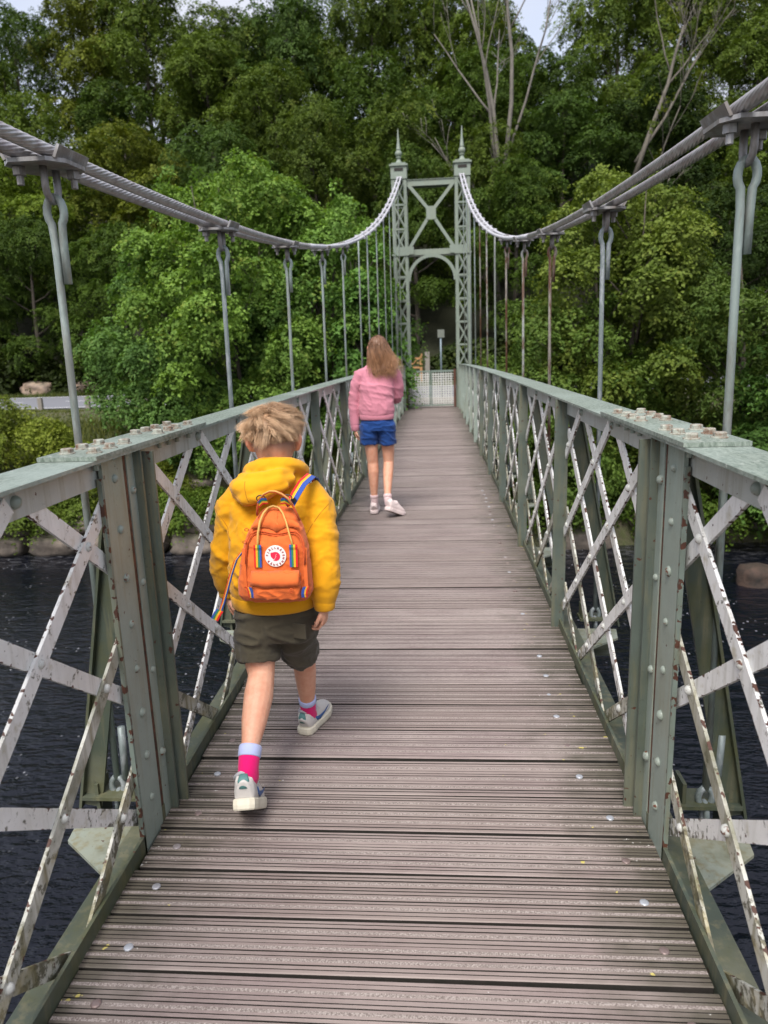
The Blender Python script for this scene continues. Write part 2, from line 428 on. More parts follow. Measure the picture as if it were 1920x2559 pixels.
# ---- railings
def add_rivet(me, mat, parent, loc, nrm, sc=1.):
    o = part('rivet', me, None, parent, loc); o.rotation_euler = Vector(nrm).to_track_quat('Z', 'Y').to_euler(); sc *= random.uniform(.84, 1.1); o.scale = (sc, sc*random.uniform(.92, 1.05), sc*random.uniform(.75, 1.05))
    return o
def rivet_mesh(mat):
    mb = MB(); mb.lathe((0, 0, 0), [(.0135, -.002), (.0135, .001), (.012, .0055), (.0085, .0095), (.004, .0115), (.0006, .012)], 10)
    me = mb.mesh('rivet', True); me.materials.append(mat); return me
riv_w, riv_g = rivet_mesh(M['rivet_white']), rivet_mesh(M['rivet_green'])
mb = MB(); mb.lathe((0, 0, 0), [(.021, 0), (.021, .002), (.0205, .003)], 14); mb.lathe((0, 0, .003), [(.0165, 0), (.0165, .009), (.0145, .0115)], 6)
bolt_me = mb.mesh('bolt'); bolt_me.materials.append(M['bolt'])
mb = MB(); mb.lathe((0, 0, -.012), [(.015, 0), (.015, .012)], 6); mb.lathe((0, 0, -.026), [(.008, 0), (.008, .014)], 8)
nut_me = mb.mesh('nut'); nut_me.materials.append(M['green_pale'])
ZR = 1.20
for s in (-1, 1):
    side = 'left' if s < 0 else 'right'
    rail = thing('lattice_railing', f'green and white riveted iron lattice railing along the {side} edge of the deck', 'railing', (s*XL, 0, 0))
    RX0, RX1 = .728, .878
    mb = MB(); strip(mb, [(s*RX0, ZR-.009), (s*RX1, ZR-.009), (s*RX1, ZR), (s*RX0, ZR)], along(-2.9, YT-.3, 44))
    hr = mb.make('handrail', M['rail'], rail)
    mb = MB(); strip(mb, [(s*(XL-.003), ZR-.083), (s*(XL+.006), ZR-.083), (s*(XL+.006), ZR-.011), (s*(XL-.003), ZR-.011)], along(-2.9, YT-.3, 44))
    strip(mb, [(s*(XL+.036), ZR-.083), (s*(XL+.045), ZR-.083), (s*(XL+.045), ZR-.011), (s*(XL+.036), ZR-.011)], along(-2.9, YT-.3, 44))
    ang = mb.make('rail_angle', M['angle'], rail)
    for o in (hr, ang):
        bm = bmesh.new(); bm.from_mesh(o.data); bmesh.ops.recalc_face_normals(bm, faces=bm.faces); bm.to_mesh(o.data); bm.free()
    # cover plate with bolts over the main post
    mb = MB(); mb.beam(P(s*.802, 1.725, ZR+.0065), P(s*.802, 2.605, ZR+.0065), .158, .011, (0, 0, 1))
    cpl = mb.make('cover_plate', M['rail'], rail, (s*.815, 2.17, ZR))
    for yy in (1.80, 1.895, 1.99, 2.245, 2.325, 2.405, 2.52):
        for xx in (.765, .842):
            if yy == 1.80 and xx > .8: xx = .836
            o = part('bolt', bolt_me, None, cpl, P(s*xx, yy+random.uniform(-.006, .006), ZR+.012)); o.rotation_euler = (0, 0, random.random()*3)
            if xx < .8: part('nut', nut_me, None, cpl, P(s*xx, yy, ZR-.009))
    # posts
    for k, y in enumerate(POSTS):
        z0 = prof(y); H0, H1 = z0-.10, z0+ZR-.011
        main = k in (0, 1)
        if main:                                     # heavy jointed post: flanges, two inward legs, rusty joint
            mb = MB(); zc, hh = (H0+H1)/2, H1-H0
            mb.box((s*(XL-.016), y-.088, zc), (.011, .128, hh)); mb.box((s*(XL-.016), y+.026, zc), (.011, .050, hh))
            po = mb.make('post', M['green_pale'], rail, (s*XL, y, z0))
            mb = MB(); mb.box((s*(XL-.0125), y-.0115, zc), (.011, .026, hh-.01)); mb.make('joint_seam', M['rust_joint'], po, (s*XL, y, z0))
            mb = MB(); mb.box((s*(XL-.0145), y-.1575, zc-.02), (.013, .010, hh-.06)); mb.make('post_edge', M['green_rusty'], po, (s*XL, y-.16, z0))
            mb = MB(); mb.box((s*(XL-.027), y+.052, zc), (.036, .011, hh)); mb.box((s*(XL-.037), y+.092, zc-.004), (.058, .011, hh-.012))
            mb.box((s*(XL+.02), y+.03, zc), (.06, .012, hh))
            mb.make('post_leg', M['green'], po, (s*XL, y, z0))
            mb = MB(); mb.box((s*(XL-.005), y+.135, zc), (.010, .065, hh)); mb.make('post_flange', M['green_pale'], po, (s*XL, y, z0))
            for q in range(8):
                zz = z0+.13+q*.142
                if q % 2 == 0 or q > 5 or True:
                    add_rivet(riv_g, None, po, (s*(XL-.0215), y-.085, zz+random.uniform(-.004, .004)), (-s, 0, 0), 1.05)
                if q % 2: add_rivet(riv_g, None, po, (s*(XL-.0215), y+.022, zz-.05), (-s, 0, 0), 1.05)
                if q % 2: add_rivet(riv_w, None, po, (s*(XL-.010), y+.145, zz+.02), (-s, 0, 0), 1.)
        else:
            mb = MB(); zc, hh = (H0+H1)/2, H1-H0
            mb.box((s*(XL-.028), y, zc), (.066, .010, hh)); mb.box((s*(XL-.0005), y+.038, zc), (.008, .066, hh-.002))
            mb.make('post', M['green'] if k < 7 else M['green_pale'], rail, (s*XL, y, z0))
            if k < 5:
                for q in range(4): add_rivet(riv_g, None, rail, (s*(XL-.005), y+.05, z0+.2+q*.27), (-s, 0, 0), .9)
        # raking stay outside the rail
        mb = MB(); a = Vector((s*(XL+.055), y+.10, z0+ZR-.09)); b = Vector((s*1.06, y+.10, z0-.03))
        mb.beam(a, b, .010, .075, (1, 0, .2)); mb.beam(a+Vector((s*.03, .007, 0)), b+Vector((s*.03, .007, 0)), .062, .009, (s, 0, .22))
        mb.make('raking_stay', M['green_dark'] if k < 3 else M['green'], rail, (s*.9, y, z0))
    # lattice bars
    nb_r = 0
    for k in range(-1, len(POSTS)):
        if k == -1: ya, yb = POSTS[0]-STEP, POSTS[0]
        elif k == len(POSTS)-1: ya, yb = POSTS[k], YT-.35
        else: ya, yb = POSTS[k], POSTS[k+1]
        mirror = k < 1
        lo = ya+(.150 if k in (0, 1) else .06); hi = yb-(.10 if k+1 in (0, 1) else .008)
        pit = .277; zs = .200
        if mirror: org = yb-.25                       # first node column left of the post
        else: org = ya+.40 if k == 1 else ya+.247
        zt, zb = ZR-.045, -.085
        for fam in (1, -1):
            slope = zs/pit*fam
            # lines through (org, .977 + 2*zs*j)
            for j in range(-9, 10):
                c = .977+2*zs*j
                f = lambda y: c+slope*(y-org)
                y0, y1 = lo, hi
                # clip to zb..zt
                ys = sorted(((zb-c)/slope+org, (zt-c)/slope+org))
                y0, y1 = max(y0, ys[0]), min(y1, ys[1])
                if y1-y0 < .07: continue
                front = (fam == 1) == mirror
                xx = s*(XL+(-.0045 if front else .0045))
                A, B = P(xx, y0, f(y0)), P(xx, y1, f(y1))
                mb = MB(); mb.beam(A, B, .046, .0085, (s, 0, 0))
                ctr = (A+B)/2
                mat = M['white']
                o = mb.make('lattice_bar', mat, rail, ctr)
                if min(f(y0), f(y1)) < .02 and k < 6: o.data.materials[0] = M['white_low'] if max(f(y0), f(y1)) < .75 else M['white']
        # rivets at the crossings
        if k < 6:
            for i in range(-6, 7):
                y = org+pit*i
                if not (lo+.02 < y < hi-.02): continue
                for j in range(-8, 3):
                    if (i+j) % 2: continue
                    z = .977+zs*j
                    if -.03 < z < 1.02:
                        add_rivet(riv_w, None, rail, P(s*(XL-.009), y, z), (-s, 0, 0), 1.0); nb_r += 1
                if k < 3 and i % 2 and not mirror or (k < 1 and i % 2):
                    add_rivet(riv_g, None, rail, P(s*(XL-.003), y, ZR-.045), (-s, 0, 0), 1.3)

# ---- suspension ropes
def zc(y): return 1.985+.0098*y*y
CX = .95
def rope_mesh(x, y0, y1, r=.0178, strands=11, step=.013):
    L = y1-y0; n = int(L/step); per = 4; k = strands*per
    ys = y0+np.linspace(0, L, n+1); dz = .0196*ys; ln = np.sqrt(1+dz**2)
    ny, nz = -dz/ln, 1/ln                              # normal in the y-z plane
    arc = np.concatenate([[0], np.cumsum(np.hypot(np.diff(ys), np.diff(1.985+.0098*ys**2)))])
    th = np.linspace(0, 2*np.pi, k, endpoint=False)
    T = th[None, :]+arc[:, None]*16.
    rr = r*(.90+.13*np.abs(np.sin(th*strands/2))**.7)[None, :]
    V = np.zeros((n+1, k, 3)); V[..., 0] = x+rr*np.cos(T); V[..., 1] = ys[:, None]+rr*np.sin(T)*ny[:, None]
    V[..., 2] = (1.985+.0098*ys**2)[:, None]+rr*np.sin(T)*nz[:, None]
    i = np.arange(n)[:, None]*k; j = np.arange(k)[None, :]
    F = np.stack([i+j, i+k+j, i+k+(j+1) % k, i+(j+1) % k], -1).reshape(-1, 4)
    return np_mesh('rope', V.reshape(-1, 3), F)
def pair_pt(x, y): return Vector((x, y, zc(y)))
for s in (-1, 1):
    side = 'left' if s < 0 else 'right'
    cab = thing('suspension_cable', f'sagging pair of twisted steel wire ropes on the {side} side of the bridge', 'cable', (s*CX, 0, 1.98))
    for q in (-1, 1):
        x = s*CX+q*.043
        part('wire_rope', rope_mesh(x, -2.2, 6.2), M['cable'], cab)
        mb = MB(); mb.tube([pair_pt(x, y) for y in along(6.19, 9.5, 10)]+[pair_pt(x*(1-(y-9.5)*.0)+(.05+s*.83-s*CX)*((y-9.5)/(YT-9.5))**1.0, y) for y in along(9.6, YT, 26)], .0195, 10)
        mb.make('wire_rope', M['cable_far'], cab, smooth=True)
    for y in [POSTS[-1]-.8*j for j in range(0, 12)]+[YT-.35]:
        if y < 10.4: continue
        x = s*CX+(.05+s*.83-s*CX)*max(0, (y-9.5)/(YT-9.5)); t = math.atan(.0196*y)
        mb = MB(); Mx = Matrix.Rotation(t, 3, 'X'); mb.box((x, y, zc(y)), (.15, .085, .055), Mx); mb.make('rope_spacer', M['cable_far'], cab, (x, y, zc(y)))
# hangers
hang_y = {1: [2.07, 3.68, 5.33, 6.95, 8.62, 10.2], -1: [2.09, 3.75, 5.42, 7.12, 8.75, 10.5]}
ORD = 'first second third fourth fifth sixth seventh eighth ninth tenth eleventh twelfth'.split()
for s in (-1, 1):
    ys = hang_y[s]+[y+.1 for y in POSTS if y > 11.2]
    ys = [ys[0]-1.62]+ys
    for i, y in enumerate(ys):
        side = 'left' if s < 0 else 'right'
        x = s*CX+((.05+s*.83-s*CX)*max(0, (y-9.5)/(YT-9.5)) if y > 9.5 else 0)
        zt = zc(y); sl = .0196*y; t = math.atan(sl); zb = prof(y)+.06
        if s < 0: mats = {1: 'galv4', 2: 'galv'}
        else: mats = {1: 'galv4', 2: 'galv', 3: 'galv3', 4: 'galv2', 5: 'galv3', 6: 'galv4', 7: 'galv2', 8: 'galv3'}
        mt = mats.get(i, 'galv4'); m_ = M[mt]
        word = {'galv': 'grey', 'galv2': 'pale worn', 'galv3': 'rusty brown', 'galv4': 'grey green'}[mt]
        if i == 0: lab = f'{word} hanger rod on the {side} nearest the viewer'
        else: lab = f'{word} hanger rod, {ORD[i-1]} along the {side} railing from the big bolted post'
        h = thing('hanger_rod', lab, 'hanger', (x, y, zb), 'hanger rods along the bridge')
        near = i < 6
        n = 10 if near else 6; r = .0116
        mb = MB(); ze = zt-.185; xb = x+s*.02
        # rod, split at the top into a loop whose end laps back down beside the rod
        sgn = -1 if s > 0 else 1
        pts = [(xb, y, zb), (xb+(x-xb)*.9, y, zb+(ze-.1-zb)*.9), (x, y, ze-.10)]
        lp = []
        for a in range(13):
            an = R(232-284*a/12)
            lp.append((x+.012+.025*math.cos(an), y, ze+.037+.040*math.sin(an)))
        if near:
            mb.tube(pts+[(x, y, ze-.045)]+lp+[(x+.025, y, ze-.045), (x+.0245, y, ze-.16)], [r]*(len(pts)+16), n)
        else: mb.tube(pts+[(x, y, zt-.02)], r*1.05, n)
        mb.make('rod', m_, h, smooth=True)
        if near:
            mb = MB(); ub = [(x+.010, y-.034, zt-.03), (x+.010, y-.034, zt-.08)]
            for a in range(7):
                an = math.pi+math.pi*a/6; ub.append((x+.010, y+.034*math.cos(an), zt-.085+.034*math.sin(an)))
            ub += [(x+.010, y+.034, zt-.08), (x+.010, y+.034, zt-.03)]
            mb.tube(ub, .0105, 8); mb.make('shackle', M['clamp'], h, smooth=True)
            Mx = Matrix.Rotation(t, 3, 'X')
            mb = MB(); 
            hx, hy = .088, .10
            poly = [(-hx, -hy*.55), (-hx*.6, -hy), (hx*.6, -hy), (hx, -hy*.55), (hx, hy*.55), (hx*.6, hy), (-hx*.6, hy), (-hx, hy*.55)]
            T4 = Matrix.Translation((x, y, zt-.032)) @ Mx.to_4x4(); mb.prism(poly, .011, T4); mb.make('clamp_plate', M['clamp'], h)
            mb = MB()
            for q in (-1, 1):
                mb.box(Vector((x, y, zt))+Mx @ Vector((q*.078, 0, -.006)), (.008, .17, .036), Mx @ Matrix.Rotation(q*R(28), 3, 'Y'))
            mb.box(Vector((x, y, zt))+Mx @ Vector((0, 0, .022)), (.05, .15, .010), Mx); mb.make('clamp_saddle', M['clamp'], h)
            for qx, qy in ((-.055, -.045), (.055, .045)):
                mb = MB(); c = Vector((x, y, zt))+Mx @ Vector((qx, qy, -.055)); mb.lathe(c, [(.019, 0), (.019, .022)], 6, Mx.to_4x4()); mb.lathe(c-Vector((0, 0, .025)), [(.010, 0), (.010, .03)], 8); mb.make('clamp_nut', M['clamp'], h)
            # lower eye and link down to the cross beam
            mb = MB(); c = Vector((xb, y, zb)); 
            mb.tube([c+Vector((.022*math.cos(a), 0, -.03+.034*math.sin(a))) for a in np.linspace(0, 2*math.pi, 14)[:-1]], .0105, 7, closed=True)
            mb.tube([c+Vector((0, -.022*math.cos(a), -.085+.036*math.sin(a))) for a in np.linspace(0, 2*math.pi, 14)[:-1]], .010, 7, closed=True)
            mb.tube([c+Vector((.03, .0, 0)), c+Vector((.034, 0, .1)), c+Vector((.036, 0, .19))], .0125, 9)
            mb.make('lower_link', M['galv'], h, smooth=True)

# ---- far tower
tw = thing('bridge_tower', 'pale green lattice iron portal tower with two spiked finials at the far end', 'tower', (.05, YT, prof(YT)))
zb = -.12; HX = .85; LW, LD = .40, .42
ztop = 6.03
for s in (-1, 1):
    cx = .05+s*HX
    leg = None
    mb = MB()
    for qx in (-1, 1):
        for qy in (-1, 1):
            X, Y = cx+qx*LW/2, YT+qy*LD/2
            mb.box((X-qx*.04, Y, (zb+ztop)/2), (.08, .010, ztop-zb)); mb.box((X, Y-qy*.045, (zb+ztop)/2), (.010, .08, ztop-zb))
    leg = mb.make('tower_leg', M['tower'], tw, (cx, YT, zb))
    zz = zb+.55
    npan = 9; ph = (ztop-zb-.55)/npan
    for i in range(npan):
        a, b = zb+.55+i*ph, zb+.55+(i+1)*ph
        for qy in (-1, 1):
            Y = YT+qy*(LD/2+.006)
            for q in (-1, 1):
                mb = MB(); mb.beam((cx-q*LW/2*.8, Y+q*.005, a), (cx+q*LW/2*.8, Y+q*.005, b), .036, .009, (0, 1, 0)); mb.make('brace_bar', M['tower'], leg, (cx, Y, a))
            mb = MB(); mb.beam((cx-LW/2*.9, Y+.012, b), (cx+LW/2*.9, Y+.012, b), .05, .009, (0, 1, 0)); mb.make('cross_bar', M['tower'], leg, (cx, Y, b))
        for qx in (-1, 1):
            X = cx+qx*(LW/2+.006)
            for q in (-1, 1):
                mb = MB(); mb.beam((X+q*.005, YT-q*LD/2*.8, a), (X+q*.005, YT+q*LD/2*.8, b), .036, .009, (1, 0, 0)); mb.make('brace_bar', M['tower'], leg, (X, YT, a))
    mb = MB(); mb.box((cx, YT, zb+.27), (LW+.06, LD+.06, .54)); mb.make('leg_base', M['tower'], leg, (cx, YT, zb))
    mb = MB(); mb.box((cx, YT, 6.215), (LW+.03, LD+.05, .31)); hd = mb.make('saddle_box', M['tower'], tw, (cx, YT, 6.06))
    mb = MB(); mb.box((cx, YT-LD/2-.03, 6.29), (.24, .012, .07)); mb.make('rope_slot', M['groove'], hd, (cx, YT, 6.2))  # solid dark plate, the shade inside the slot given as colour
    mb = MB(); mb.box((cx, YT, 6.40), (LW+.09, LD+.13, .045)); mb.box((cx, YT, 6.448), (LW-.02, LD-.02, .045)); mb.make('cap_plate', M['tower'], hd, (cx, YT, 6.4))
    mb = MB(); mb.lathe((cx, YT, 6.46), [(.125, 0), (.125, .03), (.09, .05), (.055, .10), (.045, .15), (.075, .17), (.075, .185), (.05, .195)], 14)
    a = np.linspace(-1.2, 1.25, 11)
    mb.lathe((cx, YT, 6.735), [(.092*math.cos(q), .092*math.sin(q)) for q in a], 14)
    mb.lathe((cx, YT, 6.82), [(.062, 0), (.055, .02), (.032, .22), (.012, .50), (.003, .53)], 12)
    mb.make('finial', M['tower'], tw, (cx, YT, 6.46), smooth=True)
HI = HX-LW/2
mb = MB(); mb.box((.05, YT, 5.99), (2*HI+.02, .30, .012)); mb.box((.05, YT-.15, 5.95), (2*HI+.02, .012, .15)); mb.box((.05, YT+.15, 5.95), (2*HI+.02, .012, .15)); mb.box((.05, YT, 6.03), (2*HI+.02, .36, .012))
mb.make('top_beam', M['tower'], tw, (.05, YT, 6))
mb = MB(); mb.box((.05, YT, 4.125), (2*HI+.05, .36, .05)); mb.box((.05, YT-.16, 4.20), (2*HI+.02, .012, .10)); mb.make('lower_beam', M['tower'], tw, (.05, YT, 4.15))
for s in (-1, 1):
    mb = MB(); mb.box((.05+s*(HI+.10), YT-.232, 4.22), (.52, .012, .20)); mb.box((.05+s*HX, YT-.236, 4.12), (LW+.06, .02, .05)); mb.make('corner_plate', M['tower'], tw, (s*HI, YT, 4.2))
    for q, (z0, z1) in enumerate(((4.29, 5.07), (5.90, 5.27))):
        mb = MB(); mb.beam((.05+s*(HI-.05), YT-.20, z0), (.05+s*.07, YT-.20, z1), .085, .012, (0, 1, 0)); mb.beam((.05+s*(HI-.05), YT-.17, z0), (.05+s*.07, YT-.17, z1), .012, .06, (0, 1, 0)); mb.make('diagonal_brace', M['tower'], tw, (.05+s*.3, YT, z0))
poly = [(-.11, -.17), (.11, -.17), (.13, -.13), (.13, .13), (.11, .17), (-.11, .17), (-.13, .13), (-.13, -.13)]
mb = MB(); mb.prism(poly, .016, Matrix.Translation((.05, YT-.206, 5.17)) @ Matrix.Rotation(R(90), 4, 'X')); mb.make('centre_plate', M['tower'], tw, (.05, YT, 5.17))
mb = MB()
for q in np.linspace(0, math.pi, 25)[:-1]:
    q2 = q+math.pi/24
    a = Vector((.05-(HI-.01)*math.cos(q), YT-.18, 3.42+.66*math.sin(q))); b = Vector((.05-(HI-.01)*math.cos(q2), YT-.18, 3.42+.66*math.sin(q2)))
    mb.beam(a, b, .09, .014, (0, 1, 0)); mb.beam(a+Vector((0, .05, 0)), b+Vector((0, .05, 0)), .012, .09, (0, 1, 0))
mb.make('arch_rib', M['tower'], tw, (.05, YT, 3.42))

# ---- gate at the far end
gt = thing('mesh_gate', 'double leaf white wire mesh gate closing the far end of the deck', 'gate', (-.04, 20.45, prof(20.45)))
gy = 20.45; gz = prof(gy)+.04; g0, g1 = -.69, .60; gh = .98
M['gate_white'] = paint('gate_mesh_paint', (.60, .61, .58), .1, .2, .5, edges=False)
for s in (-1, 1):
    mb = MB(); x = g0-.035 if s < 0 else g1+.035; mb.box((x, gy, gz+.50), (.06, .06, 1.06)); mb.make('gate_post', M['rust'], gt, (x, gy, gz))
mid = (g0+g1)/2
for a, b in ((g0, mid-.006), (mid+.006, g1)):
    mb = MB(); mb.box(((a+b)/2, gy, gz+gh), (b-a, .045, .05)); mb.box(((a+b)/2, gy, gz+.03), (b-a, .04, .04))
    fr = mb.make('gate_frame', M['tower_dark'], gt, ((a+b)/2, gy, gz))
    mb = MB(); xs = (b-.018) if a == g0 else (a+.018); mb.box((xs, gy, gz+gh/2), (.032, .036, gh-.05)); mb.make('gate_stile', M['tower_dark'], gt, (xs, gy, gz))
    mb = MB(); n = 9
    for i in range(1, n): x = a+(b-a)*i/n; mb.box((x, gy, gz+gh/2), (.025, .007, gh-.06))
    nz = 14
    for i in range(1, nz): z = gz+.05+(gh-.07)*i/nz; mb.box(((a+b)/2, gy-.004, z), (b-a-.02, .007, .025))
    mb.make('wire_mesh', M['gate_white'], gt, ((a+b)/2, gy, gz))
# ================================================================== LAND, WATER, TREES
def sstep(a, b, x):
    t = np.clip((x-a)/(b-a), 0, 1); return t*t*(3-2*t)
def vnoise(x, y, seed=0):
    """cheap smooth noise in numpy, about -1..1"""
    r = np.random.default_rng(seed); o = np.zeros_like(np.asarray(x, float))
    for f, a in ((.11, .5), (.23, .3), (.51, .2), (1.1, .12), (2.3, .07)):
        p = r.uniform(0, 6.28, 4); k = r.uniform(.7, 1.3, 4)
        o = o+a*(np.sin(x*f*6.28*k[0]*.6+p[0]+1.3*np.sin(y*f*2*k[1]+p[1]))*np.cos(y*f*6.28*k[2]*.6+p[2]))
    return o
def ground_z(x, y):
    x = np.asarray(x, float); y = np.asarray(y, float)
    ya = np.where(y < 0, -y+0., y)                        # a low bank behind the viewer too
    e = 17.35+.25*vnoise(x, x*0+3, 4)
    z = -4.4+1.5*sstep(e+.35, e+.75, ya)+1.5*sstep(e+.8, e+3.2, ya)+1.27*sstep(e+3., e+6.5, ya)
    z = z+.10*vnoise(x, y, 5)*sstep(e, e+2, ya)*(1-sstep(23.8, 24.8, ya))
    h = np.maximum(0, ya-39.5)
    hill = .62*h-np.maximum(0, h-38)*.62
    z = z+np.where(y > 0, hill*sstep(0, 4, h)+.7*vnoise(x*.5, y*.5, 6)*sstep(1, 8, h), 0.)
    z = np.where((np.abs(x) < 1.7) & (ya > 20.2) & (ya < 25), np.maximum(z, -.14), z)
    return z
gx = np.unique(np.concatenate([np.linspace(-150, -40, 23), np.linspace(-40, 40, 134), np.linspace(40, 150, 23)]))
gyv = np.unique(np.concatenate([np.linspace(-120, -26, 14), np.linspace(-26, 12, 14), np.linspace(12, 40, 110), np.linspace(40, 80, 50), np.linspace(80, 200, 12)]))
GX, GY = np.meshgrid(gx, gyv); GZ = ground_z(GX, GY)
nx, ny = len(gx), len(gyv); i = np.arange(ny-1)[:, None]*nx; j = np.arange(nx-1)[None, :]
F = np.stack([i+j, i+j+1, i+j+1+nx, i+j+nx], -1).reshape(-1, 4)
g = G('bank_soil_and_moss', .9); v = g.co(); a = g.noise(v, .6, 5); b = g.noise(v, 4., 6, .65)
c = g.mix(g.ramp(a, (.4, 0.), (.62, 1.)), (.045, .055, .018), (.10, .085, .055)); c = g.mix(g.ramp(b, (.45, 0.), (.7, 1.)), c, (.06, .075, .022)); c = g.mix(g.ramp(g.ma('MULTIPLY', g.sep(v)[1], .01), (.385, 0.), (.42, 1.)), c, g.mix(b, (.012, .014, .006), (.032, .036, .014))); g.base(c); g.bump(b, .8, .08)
tag(part('ground', np_mesh('ground', np.stack([GX, GY, GZ], -1).reshape(-1, 3), F), g.m), kind='structure')

# water
g = G('peaty_river_water', .06, spec=.30); v = g.co()
wv = g.noise(g.mapv(v, (1.3, 2.8, 1), (0, 0, .2)), 1.6, 2, .5); w2 = g.noise(g.mapv(v, (1.1, 2.6, 1), (0, 0, -.2)), 4.6, 3, .55); w3 = g.noise(v, .35, 2)
hgt = g.ma('ADD', g.mul(wv, .65), g.mul(w2, g.ma('MULTIPLY_ADD', w3, .6, .10)))
g.bump(hgt, .8, .10)
y_ = g.sep(v)[1]
fl = g.vor(g.mapv(v, (1., .8, 1)), 8.5); fl2 = g.noise(v, 1.1, 4, .6); fz = g.ramp(g.ma('MULTIPLY_ADD', y_, .02, 0.), (.11, 0.), (.17, 1.))
spot = g.mul(g.ramp(g.ma('ADD', fl, g.mul(g.noise(v, 9, 2), .16)), (.17, 1.), (.26, 0.)), g.mul(g.ramp(fl2, (.52, 0.), (.62, 1.)), fz))
near = g.ramp(g.ma('MULTIPLY_ADD', y_, .02, 0.), (.32, 0.), (.36, 1.))
froth = g.mul(g.ramp(g.noise(g.mapv(v, (1, 2.2, 1)), 3.2, 5, .7), (.5, 0.), (.62, .8)), near)
sp_ = g.ma('MAXIMUM', spot, g.mul(froth, .55))
g.base(g.mix(sp_, (.003, .004, .008), (.26, .265, .29))); g.rough(g.mix(sp_, (.05, .05, .05), (.5, .5, .5)))
mb = MB(); mb.add([(-150, -24, -3.5), (150, -24, -3.5), (150, 19.6, -3.5), (-150, 19.6, -3.5)], [(0, 1, 2, 3)])
tag(mb.make('river_water', g.m), kind='structure')

# road with lines
g = G('asphalt', .85); v = g.co(); f = g.noise(v, 40, 4, .7); g.base(g.mix(f, (.115, .12, .14), (.20, .205, .225))); g.bump(f, .3, .005)
mb = MB(); xs = np.linspace(-150, 150, 61)
RY0, RY1, RZ = 25.9, 36.0, -.10
mb.add([(x, y, RZ) for y in (RY0, RY1) for x in xs], [(k, k+1, k+62, k+61) for k in range(60)])
road = tag(mb.make('road', g.m), kind='structure')
g = G('road_paint', .7); g.base((.62, .63, .63)); ml = g.m
mb = MB()
for y, w in ((26.35, .14), (35.6, .14)): mb.box((0, y, RZ+.005), (300, w, .004))
for k in range(-30, 31): mb.box((k*5., 31., RZ+.005), (3., .12, .004))
mb.make('road_marking', ml, road)
g = G('gravel_path_earth', .9); v = g.co(); f = g.noise(v, 30, 5, .7); g.base(g.mix(f, (.27, .24, .215), (.40, .36, .33))); g.bump(f, .5, .01)
mb = MB(); mb.add([(-1.5, 20.9, -.118), (1.5, 20.9, -.118), (1.9, 23.4, -.112), (3.2, 25.95, -.094), (-3.0, 25.95, -.094), (-1.8, 23.4, -.112)], [(0, 1, 2, 3, 4, 5)])
tag(mb.make('path', g.m), kind='structure')
mb = MB(); mb.box((0, 21.6, -2.4), (3.3, 2.2, 4.5)); 
g = G('abutment_stone', .9); v = g.co(); f = g.noise(v, 6, 5, .7); g.base(g.mix(f, (.13, .115, .10), (.25, .22, .19))); g.bump(f, .7, .04); M['stone_wall'] = g.m
tag(mb.make('bridge_abutment', g.m, None, (0, 21.6, -4.6)), 'stone abutment under the far tower at the river bank', 'abutment')

# stones
def stone_mesh(seed, sx, sy, sz, box=.5, n=14, amp=.12):
    r = np.random.default_rng(seed); bm = bmesh.new(); bmesh.ops.create_icosphere(bm, subdivisions=3, radius=1.)
    off = Vector(r.uniform(-50, 50, 3))
    for vtx in bm.verts:
        d = vtx.co.normalized(); m = max(abs(d.x), abs(d.y), abs(d.z)); p = d*(1-box)+d/m*box*.86
        p = p*(1+amp*mnoise.noise(d*1.3+off)*1.5+amp*.5*mnoise.noise(d*3.7+off)); vtx.co = Vector((p.x*sx, p.y*sy, p.z*sz))
    me = bpy.data.meshes.new('stone'); bm.to_mesh(me); bm.free(); me.shade_smooth(); return me
def stone_mat(name, a, b, mossy=.4):
    g = G(name, .85); v = g.vary(30); f = g.noise(v, 3.5, 6, .65); f2 = g.noise(v, 22, 5, .65)
    c = g.mix(g.ramp(f, (.35, 0.), (.65, 1.)), a, b); c = g.mix(g.ramp(f2, (.55, 0.), (.75, .7)), c, tuple(q*.45 for q in a))
    up = g.sep(g.n('NewGeometry').outputs['Normal'])[2]
    c = g.mix(g.mul(g.ramp(g.ma('ADD', up, g.ma('MULTIPLY_ADD', f, 1.2, -.6)), (.55, 0.), (.9, 1.)), mossy), c, (.06, .075, .03)); g.base(c); g.bump(g.ma('ADD', f, g.mul(f2, .35)), .7, .05); return g.m
M['ledge'] = stone_mat('river_wall_stone', (.20, .165, .135), (.10, .085, .072), .45); M['boulder'] = stone_mat('roadside_boulder', (.36, .26, .19), (.22, .175, .145), .35); M['wet'] = stone_mat('wet_river_boulder', (.060, .036, .026), (.012, .010, .008), .05)
wall = thing('stone_wall', 'low wall of long worn stone blocks along the far water edge, left of the bridge', 'stone wall', (-7, 17.9, -3.5))
x = -17.
k = 0
while x < -2.2:
    w = random.uniform(.9, 2.0)
    o = part('stone', stone_mesh(k, w/2*1.03, .5, .30, .88, amp=.13), M['ledge'], wall, (x+w/2, 17.85+random.uniform(-.1, .1), -3.28+random.uniform(-.05, .04))); o.rotation_euler = (random.uniform(-.05, .05), random.uniform(-.03, .03), random.uniform(-.06, .06))
    x += w+.03; k += 1
x = -16.4
while x < -2.6:
    w = random.uniform(.8, 1.7)
    if random.random() < .8:
        o = part('stone', stone_mesh(k, w/2*1.02, .42, .24, .86, amp=.16), M['ledge'], wall, (x+w/2, 18.25+random.uniform(-.12, .12), -2.78+random.uniform(-.06, .05))); o.rotation_euler = (random.uniform(-.06, .06), random.uniform(-.04, .04), random.uniform(-.1, .1))
    x += w+.05; k += 1
